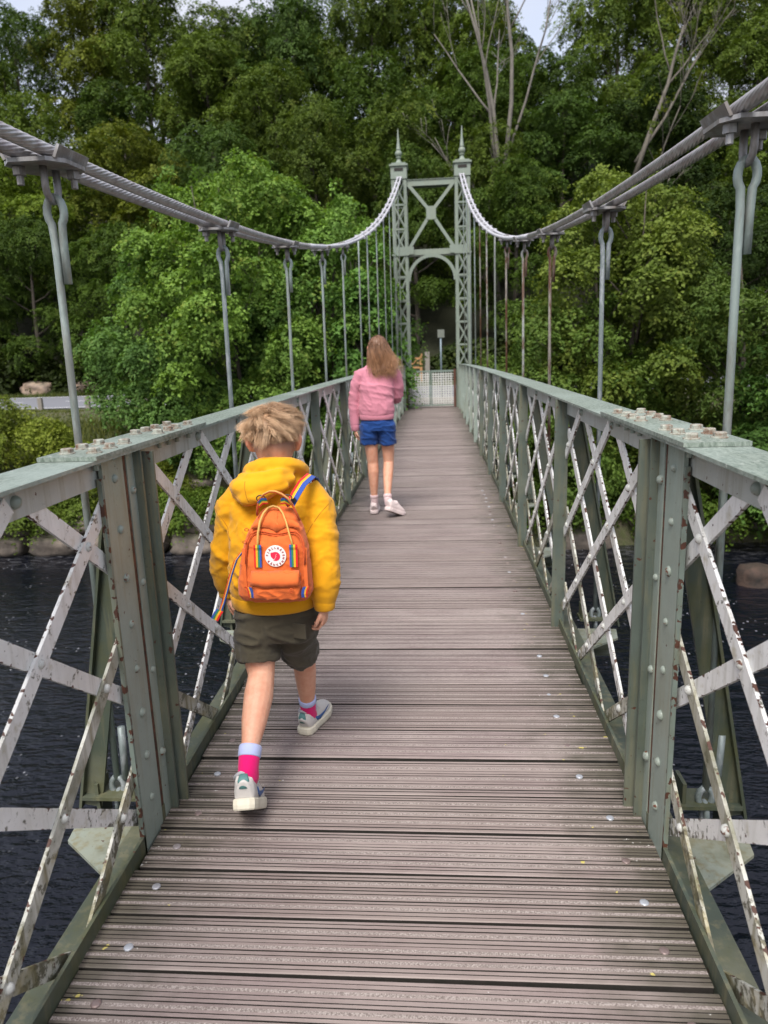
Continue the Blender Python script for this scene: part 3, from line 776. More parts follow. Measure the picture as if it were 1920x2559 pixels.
for nm, lab, loc, s3, mt, sd_ in (('boulder', 'pinkish brown boulder on the grass beyond the road, further left of two', (-21.85, 38.2, .24), (1.0, .6, .42), 'boulder', 101),
    ('boulder', 'pinkish brown boulder beyond the road, right one of two, half behind the pale green tree', (-18.75, 38.2, .30), (.85, .6, .44), 'boulder', 117),
    ('river_boulder', 'wet brown boulder lying in the dark river right of the bridge', (6.98, 14.8, -3.46), (.62, .45, .38), 'wet', 131)):
    tag(part(nm, stone_mesh(sd_, *s3, .45, amp=.24), M[mt], None, loc), lab, 'boulder')
g = G('bank_stones', .9)
for k, (x, y, s_, lab) in enumerate(((-13.2, 18.6, .4, 'mossy bank stone under the rounded bramble mound'), (-11.1, 19.3, .35, 'small stone between the two bramble mounds'), (-8.7, 19.2, .5, 'larger pale stone on the bank below the roadside fence'), (-6.6, 19.5, .35, 'stone on the bank under the broad sycamore'),
        (3.9, 17.9, .55, 'stone at the water edge below the yellow green sycamore'), (5.4, 18.1, .4, 'small stone at the right water edge under the sycamore'), (8.3, 18.2, .6, 'large stone at the right water edge under the olive willow'))):
    tag(part('bank_stone', stone_mesh(200+k, s_*1.3, s_*.8, s_*.6, .45, amp=.16), M['ledge'], None, (x, y, float(ground_z(x, y))+.1)), lab, 'stone')

# roadside timber fence, far wooden gate, signpost
g = G('weathered_timber', .85); v = g.vary(20); f = g.noise(g.mapv(v, (20, 20, 2)), 2, 4, .6); g.base(g.mix(f, (.15, .135, .115), (.27, .25, .22))); g.bump(f, .4, .006); M['timber'] = g.m
g = G('orange_brown_timber', .75); v = g.vary(20); f = g.noise(g.mapv(v, (20, 3, 20)), 2, 4, .6); g.base(g.mix(f, (.30, .155, .06), (.44, .24, .10))); M['timber2'] = g.m
fz = thing('roadside_fence', 'low grey timber post and rail fence at the near side of the road', 'fence', (-14, 25.3, -.2))
for x in (-18.1, -16.3, -14.42, -12.62, -10.8, -9.0):
    mb = MB(); mb.box((x, 25.3, .02), (.15, .13, .62)); mb.box((x, 25.3, .335), (.10, .09, .012)); mb.make('fence_post', M['timber'], fz, (x, 25.3, -.3))
for x0, x1 in ((-12.62, -10.8), (-10.8, -9.0)):
    mb = MB(); mb.beam((x0, 25.3, .19), (x1, 25.3, .17), .05, .09, (0, 0, 1)); mb.make('fence_rail', M['timber'], fz, (x0, 25.3, .2))
wg = thing('wooden_gate', 'orange brown five bar wooden gate in the trees beyond the road', 'gate', (-.8, 38., -.05))
for x, w in ((-.69, .13), (-1.9, .13)):
    mb = MB(); mb.box((x, 38, .72), (w, .12, 1.5)); mb.make('gate_post', M['timber2'], wg, (x, 38, 0))
for k in range(5):
    mb = MB(); mb.box((-1.28, 38.0, .30+k*.23), (1.1, .05, .09)); mb.make('gate_bar', M['timber2'], wg, (-1.28, 38, .3+k*.23))
mb = MB(); mb.beam((-1.8, 37.96, .3), (-.8, 37.96, 1.25), .08, .04, (0, 1, 0)); mb.make('gate_brace', M['timber2'], wg, (-1.3, 38, .7))
tag(MB().box((-.36, 37.9, .75), (.24, .2, 1.6)).make('timber_post', M['timber'], None, (-.36, 37.9, -.05)), 'dark square timber post just right of the wooden gate', 'post')
g = G('signpost_grey_blue', .45, .3); g.base((.17, .22, .25)); M['signpole'] = g.m
g = G('sign_back_grey', .5); g.base((.17, .19, .165)); 
sg = thing('road_sign', 'small grey sign plate on a thin blue grey pole beyond the mesh gate', 'sign', (.285, 25.6, -.1))
mb = MB(); mb.tube([(.285, 25.6, -.15), (.285, 25.6, 2.2)], .032, 10); mb.make('sign_pole', M['signpole'], sg, (.285, 25.6, -.1), smooth=True)
mb = MB(); mb.box((.295, 25.55, 2.12), (.24, .012, .27)); mb.make('sign_plate', g.m, sg, (.295, 25.55, 2.1))

# ---------------------------------------------------------------- foliage
def leaf_mat(name, a, b, tr=.2, rough=.5):
    """a = shaded-kind leaf colour, b = fresh leaf colour; object colour tints the whole tree"""
    g = G(name, .58, spec=.14); t = g.sep(g.attr('tint'))
    oc = g.n('ObjectInfo').outputs['Color']
    c = g.mix(t[0], a, b); c = g.mix(1., c, oc, 'MULTIPLY'); 
    c = g.mix(g.mul(t[1], .5), c, g.mix(1., (.20, .19, .035), oc, 'MULTIPLY'))
    g.base(c); g.trans(g.mix(1., c, (1.25, 1.3, .55), 'MULTIPLY'), tr); return g.m
M['leaf'] = leaf_mat('woodland_leaf', (.020, .038, .008), (.120, .168, .030))
M['leaf_light'] = leaf_mat('young_leaf', (.050, .103, .026), (.172, .282, .068), .28)
M['leaf_yellow'] = leaf_mat('yellow_green_leaf', (.055, .090, .016), (.180, .225, .044), .26)
def bark_mat(name, a, b):
    g = G(name, .9); v = g.vary(20); f = g.noise(g.mapv(v, (1, 1, .25)), 7, 5, .7); g.base(g.mix(g.ramp(f, (.35, 0.), (.65, 1.)), a, b)); g.bump(f, .7, .03); return g.m
M['bark'] = bark_mat('dark_bark', (.045, .036, .028), (.10, .085, .068)); M['bark_pale'] = bark_mat('pale_grey_bark', (.11, .10, .085), (.20, .185, .16)); M['bark_mid'] = bark_mat('grey_brown_bark', (.085, .075, .06), (.16, .145, .12))

def leaves(C, N, L, Wd, r, tint):
    """folded diamond leaves at C with normal N (arrays); returns V, F, col"""
    n = len(C); a = r.normal(size=(n, 3)); d = a-N*(a*N).sum(1, keepdims=True); d /= np.linalg.norm(d, axis=1, keepdims=True)+1e-9
    s_ = np.cross(N, d); Lr = (L*r.uniform(.65, 1.3, (n, 1))); Wr = Lr*Wd
    b = C-d*Lr*.5; t = C+d*Lr*.5-N*Lr*.12; l = C-d*Lr*.06+s_*Wr*.5+N*Wr*.18; q = C-d*Lr*.06-s_*Wr*.5+N*Wr*.18
    V = np.stack([b, q, t, l], 1).reshape(-1, 3); k = np.arange(n)[:, None]*4
    F = np.concatenate([k+np.array([[0, 1, 2]]), k+np.array([[0, 2, 3]])], 0)
    return V, F, np.repeat(tint, 4, 0)
def noise3(P, f, seed):
    r = np.random.default_rng(seed); o = 0
    for k in range(4):
        d = r.normal(size=3); d2 = r.normal(size=3); o = o+np.sin(P@d*f*(1+.6*k)+r.uniform(0, 6.28)+1.2*np.sin(P@d2*f*.7+r.uniform(0, 6.28)))/(1+.5*k)
    return o/2.2
def clumps_to_mesh(name, cl, n_total, L, Wd, seed, up=.55, yellow=.08, shell=.62, spray=None):
    """cl: list of (lobe centre, radii xyz, weight); leaves grow in small drooping sprays spread over the lobes"""
    r = np.random.default_rng(seed); c = np.array([q[0] for q in cl]); rad = np.array([q[1] for q in cl]); w = np.array([q[2] for q in cl]); w = w/w.sum()
    per = 26; ns = int(n_total/per*1.5); sr = spray or max(L*2.3, .28)
    idx = r.choice(len(cl), ns, p=w); u = r.normal(size=(ns, 3)); u[:, 2] += .15; u /= np.linalg.norm(u, axis=1, keepdims=True)
    rho = shell+(1.08-shell)*r.random((ns, 1))**.6+(r.random((ns, 1)) < .10)*r.uniform(0, .38, (ns, 1)); C = c[idx]+u*rad[idx]*rho
    # leave out sprays buried inside other lobes, and thin them in patches so that gaps open
    dd = np.full(ns, 9.)
    for k in range(len(cl)): 
        q = np.linalg.norm((C-c[k])/rad[k], axis=1); q[idx == k] = 9; dd = np.minimum(dd, q)
    gap = noise3(C, 2.1/max(rad.mean(), .2), seed+1)
    keep = (dd > .55+.25*r.random(ns)) & (gap > -.55+.35*r.random(ns)); C, u, idx = C[keep], u[keep], idx[keep]; ns = len(C)
    # spray frame
    nrm = u*.65+np.array([0, 0, .6])+r.normal(size=(ns, 3))*.25; nrm /= np.linalg.norm(nrm, axis=1, keepdims=True)
    t = u+r.normal(size=(ns, 3))*.5; t -= nrm*(t*nrm).sum(1, keepdims=True); t /= np.linalg.norm(t, axis=1, keepdims=True); b = np.cross(nrm, t)
    size = sr*r.uniform(.55, 1.45, ns); k = per; j = np.repeat(np.arange(ns), k); n = ns*k
    a = r.random(n); y = (a*2-.7)*size[j]; x = r.normal(size=n)*.42*size[j]*(1.15-.7*a); drop = -.35*(np.clip(a*2-.7, 0, 2)**2+ (x/size[j])**2)*size[j]
    P_ = C[j]+t[j]*y[:, None]+b[j]*x[:, None]+nrm[j]*(r.normal(size=n)*.14*size[j])[:, None]; P_[:, 2] += drop
    N = nrm[j]+t[j]*(.25*a)[:, None]+r.normal(size=(n, 3))*.36; N /= np.linalg.norm(N, axis=1, keepdims=True)
    ct = r.random(len(cl))*.35; st = r.random(ns)**1.3*.55
    t0 = np.clip(ct[idx][j]+st[j]+r.random(n)*.13+.14*a+.08*gap[keep][j], 0, 1); ty = (r.random(n) < yellow)*r.random(n)*.7+(r.random(ns) < yellow*.5)[j]*.5
    V, F, col = leaves(P_, N, L, Wd, r, np.stack([t0, ty, t0*0], 1))
    return np_mesh(name, V, F, False, col)
def tree_skeleton(H, spread, seed, n_limbs=11, trunk_r=.22, base=.22, top=.86, lean=(0, 0), rise=.45, sub=4):
    """trunk, limbs and the clump list; local coordinates, base at the origin"""
    r = random.Random(seed); mb = MB(); cl = []
    tp = []; px = py = 0.
    for i in range(8):
        t = i/7; tp.append(Vector((lean[0]*t*H+.03*H*math.sin(3*t+seed)*t, lean[1]*t*H+.03*H*math.cos(2.3*t+seed)*t, H*top*t-.3*(i == 0))))
    mb.tube(tp, [trunk_r*(1-.85*i/7)+.01 for i in range(8)], 8)
    def at(t):
        q = t*7; i = min(6, int(q)); return tp[i].lerp(tp[i+1], q-i)
    for i in range(n_limbs):
        t = base+(1-base)*(i+.5)/n_limbs*.97; a = i*2.4+r.uniform(-.5, .5)
        prof_ = math.sin(math.pi*min(1, .22+.78*(1-(t-base)/(1.02-base))**.8*.9)) if False else (1-abs((t-base)/(1-base)-.38)*.95)
        Ln = spread*max(.32, prof_)*r.uniform(.75, 1.15); o = at(t)
        d = Vector((math.cos(a), math.sin(a), rise+.5*t*r.uniform(.5, 1.2))).normalized()
        pts = [o]
        for k in range(1, 5):
            pts.append(o+d*(Ln*k/4)+Vector((r.uniform(-.06, .06)*Ln, r.uniform(-.06, .06)*Ln, -.05*Ln*(k/4)**2)))
        r0 = trunk_r*(1-.8*t)*.5
        mb.tube(pts, [r0*(1-.8*k/4)+.006 for k in range(5)], 5)
        for k in range(sub):
            f = .45+.55*(k+r.random()*.6)/sub; q = o.lerp(pts[4], f); dd = (d+Vector((r.uniform(-.9, .9), r.uniform(-.9, .9), r.uniform(-.2, .6)))).normalized(); e = q+dd*Ln*r.uniform(.2, .42)
            mb.tube([q, q.lerp(e, .5)+Vector((0, 0, .03*Ln)), e], [r0*.35+.004, r0*.2+.003, .003], 4)
            rc = spread*r.uniform(.18, .36); cl.append((e, (rc*r.uniform(.8, 1.3), rc*r.uniform(.8, 1.3), rc*r.uniform(.55, .95)), rc**2))
        rc = spread*r.uniform(.22, .38); cl.append((pts[4], (rc*r.uniform(.8, 1.2), rc, rc*r.uniform(.6, .9)), rc**2))
    for k in range(3):
        rc = spread*r.uniform(.24, .4); cl.append((tp[-1]+Vector((r.uniform(-.2, .2)*spread, r.uniform(-.2, .2)*spread, H*(1-top)*r.uniform(.1, .7))), (rc, rc, rc*.8), rc**2))
    return mb, cl
PROTO = []
SPEC = [(14, 4.4, 3, 12, .24), (15, 3.9, 5, 13, .26), (13, 4.8, 8, 12, .22), (14.5, 4.2, 13, 14, .25), (12.5, 4.4, 21, 11, .2), (15, 4.0, 34, 13, .24)]
for q, (H, sp_r, sd_, nl, tr) in enumerate(SPEC):
    mb, cl = tree_skeleton(H, sp_r, sd_, nl, tr, base=.16 if q != 4 else .4)
    tm = mb.mesh('trunk', True); tm.materials.append(M['bark'])
    cm = clumps_to_mesh('crown', cl, 78000 if q != 4 else 24000, .158, .58, sd_, yellow=.07); cm.materials.append(M['leaf'])
    PROTO.append((tm, cm, H))
GREENS = {'dark green': (.36, .46, .42), 'deep green': (.66, .80, .58), 'mid green': (1., 1.05, .80), 'blue green': (.80, 1.0, 1.0), 'olive green': (1.3, 1.12, .72), 'bright green': (1.35, 1.4, .85)}
def hpos(x, y):
    q = (x-.14)/y+.08                                   # rough bearing from the deck
    for lim, w in ((-.47, 'at the far left edge'), (-.38, 'well left of the cables'), (-.29, 'over the left cable'), (-.20, 'above the pale sycamore'), (-.11, 'left of the tower'),
                   (-.03, 'just left of the tower'), (.05, 'directly behind the tower'), (.13, 'by the bare trunks'), (.21, 'right of the bare trunks'), (.29, 'beside the leaning trunk'), (.38, 'over the right cable'), (.47, 'well right of the cables')):
        if q < lim: return w
    return 'at the far right edge'
USED = set()
def forest_tree(q, x, y, sc, tone, row):
    tm, cm, H = PROTO[q]; z = float(ground_z(x, y))-.2
    lab = f'{tone} tree {row}, {hpos(x, y)}'
    for alt in ('', ' tall', ' short', ' slim', ' wide', ' ragged'):
        l2 = (tone+alt+lab[len(tone):]) if alt else lab
        if l2 not in USED: break
    USED.add(l2)
    t = thing('tree', l2, 'tree', (x, y, z), 'woodland trees on the hillside')
    rz = random.uniform(0, 6.28)
    for nm, me in (('trunk', tm), ('crown', cm)):
        o = part(nm, me, None, t, (x, y, z)); o.rotation_euler = (0, 0, rz); o.scale = (sc[0], sc[0], sc[1])
        cc = GREENS[tone]; j = random.uniform(.88, 1.12); o.color = (cc[0]*j, cc[1]*j, cc[2]*j, 1)
    return t
rows = [('at the foot of the hill', 41.5, 5.4, .72, .78), ('on the lower slope', 47.5, 5.6, .9, .9), ('half way up the slope', 54.5, 6.2, .95, .95), ('high on the slope', 62., 6.0, 1.05, 1.12), ('on the skyline', 70., 6.2, 1., 1.06)]
tones = ['dark green', 'deep green', 'mid green', 'olive green', 'deep green', 'mid green', 'bright green', 'blue green']
rr = random.Random(5)
for ri, (row, y0, step, s0, hz) in enumerate(rows):
    half_l, half_r = .62*y0+3, .50*y0+3
    x = -half_l+rr.uniform(0, 2)
    while x < half_r:
        y = y0+rr.uniform(-1.6, 1.6)
        tone = rr.choice(tones if ri > 0 else ['dark green', 'deep green', 'dark green', 'dark green', 'deep green']); q = rr.randrange(6)  # front row in dark tones: the wood's deep shade put into leaf colour
        if q == 4 and ri < 3: q = 2
        sk = 1.
        if ri == 4:
            d = min(abs(x-10.8), abs(x+18.5), abs(x-2.9))
            if abs(x-10.8) < 4.: x += 2.0; continue
            sk = .85 if d < 3.2 else rr.uniform(.92, 1.12)
            if rr.random() < .35: q = 4
        if ri == 3 and abs(x-9.4) < 3.4: sk = .62
        if ri == 1 and -13.5 < x < -9.5: tone = 'blue green' if ri == 1 else tone
        w = s0*rr.uniform(.88, 1.12)
        forest_tree(q, x, y, (w, s0*hz/max(s0, .01)*sk*rr.uniform(.93, 1.06)*(s0 if ri else .9)), tone, row); x += step*rr.uniform(.85, 1.15)
# understorey shrubs along the foot of the wood
mbs, cls = MB(), []
r_ = random.Random(9)
for k in range(16):
    a = r_.uniform(0, 6.28); d = r_.uniform(0, 1.5); h = r_.uniform(.3, 1.9)*(1-.25*d/1.5); rc = r_.uniform(.45, .8); cls.append((Vector((d*math.cos(a), d*math.sin(a), h)), (rc, rc, rc*.75), rc**2))
for k in range(7):
    e = cls[k][0]; mbs.tube([(0, 0, -.2), (e.x*.4, e.y*.4, e.z*.6), tuple(e)], [.04, .025, .008], 5)
shrub_t = mbs.mesh('stem', True); shrub_t.materials.append(M['bark']); shrub_c = clumps_to_mesh('foliage', cls, 9000, .20, .6, 77); shrub_c.materials.append(M['leaf'])
x = -30.
nsh = 0
while x < 24:
    y = 39.4+r_.uniform(-.5, 1.6); z = float(ground_z(x, y)); nsh += 1
    if -3.0 < x < .4: x += 1.5; continue
    l = f'dark leafy shrub at the wood edge beyond the road, {hpos(x, y)}'
    if l in USED: l = l.replace('dark leafy', 'low dark leafy')
    if l in USED: l = l.replace('low dark', 'spreading dark')
    USED.add(l)
    t = thing('shrub', l, 'shrub', (x, y, z), 'shrubs along the foot of the wood'); s_ = r_.uniform(.8, 1.5)
    for nm, me in (('stem', shrub_t), ('foliage', shrub_c)):
        o = part(nm, me, None, t, (x, y, z)); o.scale = (s_*1.25, s_, s_*r_.uniform(.8, 1.3)); o.rotation_euler = (0, 0, r_.uniform(0, 6.28)); k = r_.uniform(.28, .5); o.color = (k*.9, k, k*.9, 1)  # object colour lowered to paint in the shade under the wood edge
    x += r_.uniform(2.2, 3.4)

def solo(name, label, loc, mb, cl, n, L, mat, seed, col=(1, 1, 1), bark='bark', cat='tree', Wd=.62, yellow=.08, up=.55):
    t = thing(name, label, cat, loc)
    tm = mb.mesh('trunk', True); tm.materials.append(M[bark]); part('trunk', tm, None, t, loc)
    cm = clumps_to_mesh('crown', cl, n, L, Wd, seed, up, yellow); cm.materials.append(M[mat]); o = part('crown', cm, None, t, loc); o.color = (*col, 1); return t
# bushy young trees on the far bank
def bushy(H, spread, seed, stems=4, zc=.5, n=60, flat=.7, rc=(.5, .95)):
    r = random.Random(seed); mb = MB(); cl = []
    for k in range(n):
        t = r.random(); a = r.uniform(0, 6.28); env = math.sin(math.pi*min(1, .12+.80*t))**.65
        d = spread*env*math.sqrt(r.uniform(.25, 1.)); c = Vector((d*math.cos(a), d*math.sin(a), H*(.06+.92*t))); q = r.uniform(*rc)*(1.1-.55*t)
        cl.append((c, (q, q, q*flat), q*q))
    for k in range(stems):
        a = 6.28*k/stems+r.random(); b = Vector((.18*math.cos(a), .18*math.sin(a), -.4)); top = Vector((spread*.35*math.cos(a), spread*.35*math.sin(a), H*.92))
        pts = [b.lerp(top, f)+Vector((r.uniform(-.1, .1), r.uniform(-.1, .1), 0)) for f in (0, .25, .5, .75, 1)]
        mb.tube(pts, [.10, .08, .055, .03, .008], 6)
        for j in range(9):
            c = cl[(k*9+j) % n][0]; s0 = pts[0].lerp(pts[4], min(.9, max(.1, c.z/H-.15))); mb.tube([s0, s0.lerp(c, .55)+Vector((0, 0, .1)), c], [.03, .018, .005], 4)
    return mb, cl
def spikes(cl, H, spread, seed, n, z0=.7):
    r = random.Random(seed)
    for k in range(n):
        a = r.uniform(0, 6.28); d = spread*r.uniform(.05, .6); b = Vector((d*math.cos(a), d*math.sin(a), H*r.uniform(z0, .88)))
        for j in range(5): q = .30-.04*j; cl.append((b+Vector((r.uniform(-.06, .06), r.uniform(-.06, .06), j*.30)), (q, q, q*1.1), q*q*1.4))
    return cl
mb, cl = bushy(8.2, 2.9, 41, n=74); spikes(cl, 8.2, 2.9, 1, 7)
solo('young_tree', 'pale green bushy sycamore on the far bank left of the bridge, the taller one', (-5.5, 20.6, -1.5), mb, cl, 90000, .105, 'leaf_light', 41, (1.22, 1.2, .9))
mb, cl = bushy(6.6, 2.6, 47, n=60)
solo('young_tree', 'broad green sycamore overhanging the road at the left of the pale sycamore', (-7.15, 21.4, -1.6), mb, cl, 70000, .105, 'leaf_light', 47, (.78, .86, .85))
mb, cl = bushy(6.9, 2.3, 53, n=52); spikes(cl, 6.9, 2.3, 3, 3)
solo('young_tree', 'bright green leafy tree close to the left foot of the tower, behind the hangers', (-2.95, 21.2, -1.), mb, cl, 64000, .105, 'leaf_light', 53, (1.05, 1.1, .9))
mb, cl = bushy(5.6, .95, 59, n=34, rc=(.3, .5))
solo('sapling', 'leafy green sapling growing against the left tower leg beside the railing', (-1.75, 20.0, -1.2), mb, cl, 15000, .13, 'leaf_light', 59, (.8, .95, .85))
mb, cl = bushy(8.2, 2.5, 61, n=66, flat=.65); spikes(cl, 8.0, 2.3, 5, 8, .68)
solo('young_tree', 'yellow green sycamore on the far bank right of the tower', (4.95, 19.7, -2.2), mb, cl, 90000, .105, 'leaf_yellow', 61, (.95, 1, .9))
mb, cl = bushy(5.2, 2.2, 67, n=48)
solo('young_tree', 'low leafy bush hanging over the water below the yellow green sycamore', (3.5, 19.0, -2.5), mb, cl, 48000, .10, 'leaf_yellow', 67, (.68, .85, .8))
mb, cl = bushy(7.0, 2.5, 71, n=60)
solo('willow_bush', 'dull olive willow at the right edge, behind the right hanger', (8.3, 18.8, -2.3), mb, cl, 52000, .115, 'leaf_yellow', 71, (.62, .76, .78), Wd=.42)
mb, cl = bushy(5.5, 2.2, 73, n=46)
solo('willow_bush', 'fresh green bush at the far right edge beside the river boulder', (9.2, 16.9, -2.9), mb, cl, 30000, .12, 'leaf_light', 73, (.62, .72, .6), Wd=.5)
# bramble mounds on the left bank
for k, (x, y, z, sx, sz, col, lab) in enumerate(((-11.9, 18.9, -1.2, 1.9, 1.75, (1.15, 1.12, .8), 'rounded light green bramble mound on the bank at the left edge'), (-9.9, 19.3, -1.9, 1.5, 1.2, (1.05, 1.02, .75), 'low light green bramble mound right of the rounded one'),
        (-14.2, 18.9, -1.3, 1.9, 1.6, (1., 1.05, .8), 'light green bramble mound running out of frame at the left'), (-8.2, 19.4, -2.2, 1.2, .8, (.95, .9, .6), 'small olive bramble clump at the foot of the sycamores'), (-11., 18.3, -2.7, 1.7, .6, (.75, .85, .7), 'dark trailing bramble over the stone wall at left'), (-6.6, 18.5, -2.7, 1.5, .7, (.7, .85, .6), 'low green bramble over the stone wall behind the near left post'), (-4.2, 18.5, -2.6, 1.3, .9, (.6, .8, .6), 'low dark bramble at the water edge left of the abutment'), (2.6, 18.3, -2.7, 1.2, .9, (.55, .7, .5), 'low dark bramble at the water edge right of the abutment'), (6.5, 18.4, -2.8, 2.0, .8, (.5, .66, .45), 'dark bramble overhanging the water behind the river boulder'), (10.2, 18.2, -2.8, 2., .9, (.5, .6, .45), 'dark bramble at the water edge far right'))):
    r_ = random.Random(k+90); cl = []
    for q in range(26):
        a = r_.uniform(0, 6.28); d = math.sqrt(r_.random()); rc = r_.uniform(.30, .5); cl.append((Vector((d*sx*math.cos(a), d*sx*.6*math.sin(a), sz*(1-d*d*.75)*r_.uniform(.55, 1.))), (rc, rc, rc*.6), rc*rc))
    mb = MB()
    for q in range(6): e = cl[q][0]; mb.tube([(e.x*.5, e.y*.5, -.3), (e.x*.8, e.y*.8, e.z*.7), tuple(e)], .012, 5)
    solo('bramble', lab, (x, y, z), mb, cl, 17000, .085, 'leaf_yellow', 90+k, col, cat='bramble')
# bare grey trunks
def bare(name, label, loc, stems, seed, bark='bark_pale', crown=None):
    r = random.Random(seed); mb = MB(); ends = []
    def grow(p, d, L, rad, lev):
        pts = [p]; q = p
        for k in range(5):
            d2 = (d+Vector((r.uniform(-.13, .13), r.uniform(-.13, .13), r.uniform(-.02, .10)))).normalized(); q = q+d2*(L/5); pts.append(q); d = d2
        rs = [max(.012, rad*(1-.6*k/5)) for k in range(6)]; mb.tube(pts, rs, 7 if lev == 0 else 5)
        ends.append(q)
        if lev < 3:
            for k in range(r.randint(2, 4) if lev else 4):
                f = r.uniform(.35, 1.); i = min(4, int(f*5)); b = pts[i].lerp(pts[i+1], f*5-i)
                dd = (d+Vector((r.uniform(-.8, .8), r.uniform(-.8, .8), r.uniform(-.1, .5)))).normalized(); grow(b, dd, L*r.uniform(.35, .6), rs[i]*.5, lev+1)
    for b, d, L, rad in stems: grow(Vector(b), Vector(d).normalized(), L, rad, 0)
    t = thing(name, label, 'tree', loc); tm = mb.mesh('trunk', True); tm.materials.append(M[bark]); part('trunk', tm, None, t, loc)
    if crown:
        cl = [(e, (.6, .6, .4), 1.) for e in ends if e.z > 6]; cm = clumps_to_mesh('crown', cl, crown, .2, .6, seed); cm.materials.append(M['leaf']); o = part('crown', cm, None, t, loc); o.color = (1.2, 1.1, .7, 1)
    return t
zb_ = float(ground_z(4.0, 45.5))
bare('bare_tree', 'tall pale grey tree of several bare forked stems right above the tower', (4.0, 45.5, zb_), [((0, 0, -.5), (0, 0, 1), 8.5, .24), ((0, 0, 7), (-.09, 0, 1), 11, .15), ((.1, 0, 7.), (.14, 0, 1), 12, .16), ((-.1, 0, 8), (-.22, 0, 1), 9, .11), ((.3, 0, 8.5), (.30, .1, 1), 9, .09)], 7, crown=900)
zb_ = float(ground_z(10.4, 43.5))
bare('leaning_tree', 'leaning pale forked trunk with thin bare branches on the right slope', (10.4, 43.5, zb_), [((0, 0, -.5), (.10, 0, 1), 9, .23), ((.8, 0, 8.), (.35, 0, 1), 9, .15), ((.9, 0, 9.), (.75, 0, 1), 7, .1)], 15, 'bark_mid', crown=1500)
# grass and weeds on the far bank
def grass(name, n, xr, yr, h, seed, a, b, avoid=None):
    r = np.random.default_rng(seed); x = r.uniform(*xr, n); y = r.uniform(*yr, n); d = vnoise(x*2, y*2, seed); k = d > -.35
    if avoid: k &= ~((np.abs(x) < 1.9) & (y < 26))
    x, y = x[k], y[k]; n = len(x); z = ground_z(x, y)-.02; hh = h*r.uniform(.4, 1.3, n)*(1+.5*d[k])*np.where((y > 22.6) & (y < 26), .32, 1.); an = r.uniform(0, 6.28, n); w = .018+.016*r.random(n); le = r.uniform(.1, .6, n)*hh; la = r.uniform(0, 6.28, n)
    V = np.stack([np.stack([x-np.cos(an)*w, y-np.sin(an)*w, z], 1), np.stack([x+np.cos(an)*w, y+np.sin(an)*w, z], 1), np.stack([x+np.cos(la)*le, y+np.sin(la)*le, z+hh], 1)], 1).reshape(-1, 3)
    me = np_mesh(name, V, np.arange(3*n).reshape(-1, 3), False, np.repeat(np.stack([r.random(n), (r.random(n) < .25)*r.random(n), 0*x], 1), 3, 0))
    return tag(part(name, me, leaf_mat(name+'_blade', a, b, .25)), kind='stuff')
grass('grass', 110000, (-32, 22), (17.9, 25.7), .30, 3, (.065, .085, .025), (.15, .17, .05), True)
grass('verge_grass', 30000, (-34, 24), (36.2, 40.5), .24, 4, (.05, .07, .02), (.11, .14, .04))
# ================================================================== PEOPLE
def fabric(name, col, dark=.8, sc=900., weave=.25, sheen=.15, rough=.85):
    g = G(name, rough, spec=.2); v = g.co(); f = g.noise(v, 9, 4, .6); w = g.noise(v, sc, 2, .6)
    g.base(g.mix(g.ma('ADD', g.mul(f, .6), g.mul(w, .4)), tuple(q*dark for q in col), col)); g.bump(w, weave, .0012)
    g.b.inputs['Sheen Weight'].default_value = sheen; return g.m
def plain(name, col, rough=.6, metal=0.):
    g = G(name, rough, metal); f = g.noise(g.co(), 60, 3); g.base(g.mix(f, tuple(q*.86 for q in col), col)); return g.m
def skin_mat(name, col, stub=None):
    g = G(name, .52, spec=.35); v = g.co(); f = g.noise(v, 26, 4, .6); c = g.mix(g.ramp(f, (.3, 0.), (.7, 1.)), tuple(q*k for q, k in zip(col, (.90, .78, .74))), tuple(q*k for q, k in zip(col, (1.03, 1.05, 1.06)))); f5 = g.noise(v, 90, 3, .7); c = g.mix(g.ramp(f5, (.55, 0.), (.75, .35)), c, tuple(q*k for q, k in zip(col, (.85, .62, .58))))
    t = g.sep(g.attr('tint')); fn = g.noise(v, 520, 2, .7)
    if stub: c = g.mix(g.mul(t[0], g.ramp(fn, (.3, .62), (.7, 1.))), c, stub)
    c = g.mix(t[1], c, (.62, .17, .10)); g.base(c); g.b.inputs['Subsurface Weight'].default_value = .18; g.b.inputs['Subsurface Radius'].default_value = (.012, .005, .003); g.b.inputs['Subsurface Scale'].default_value = 1.
    g.bump(fn, .08, .001); return g.m
def hair_mat(name, root, tip):
    g = G(name, .42, spec=.45); t = g.sep(g.attr('tint')); c = g.mix(t[0], root, tip); c = g.mix(g.mul(t[1], .65), c, tuple(q*.40 for q in root)); g.base(c); return g.m
M['skin'] = skin_mat('boy_skin', (.68, .375, .258), (.255, .175, .145)); M['skin2'] = skin_mat('girl_skin', (.68, .37, .25))
M['hair'] = hair_mat('blond_hair', (.36, .205, .115), (.96, .67, .42)); M['hair2'] = hair_mat('brown_hair', (.085, .036, .018), (.52, .27, .135))
M['yellow'] = fabric('yellow_fleece', (.74, .345, .007), .86); M['olive'] = fabric('olive_cotton', (.070, .060, .040), .8); M['pink'] = fabric('pink_fleece', (.58, .225, .29), .85); M['blue'] = fabric('blue_cotton', (.012, .055, .22), .7)
M['orange'] = fabric('orange_canvas', (.76, .155, .035), .82, 700, .4); M['orange_dark'] = fabric('orange_canvas_trim', (.60, .095, .020), .8)
M['magenta'] = fabric('magenta_sock', (.72, .008, .155), .9); M['sockband'] = fabric('pale_blue_sock_band', (.46, .52, .80)); M['sock2'] = fabric('pale_pink_sock', (.76, .56, .56))
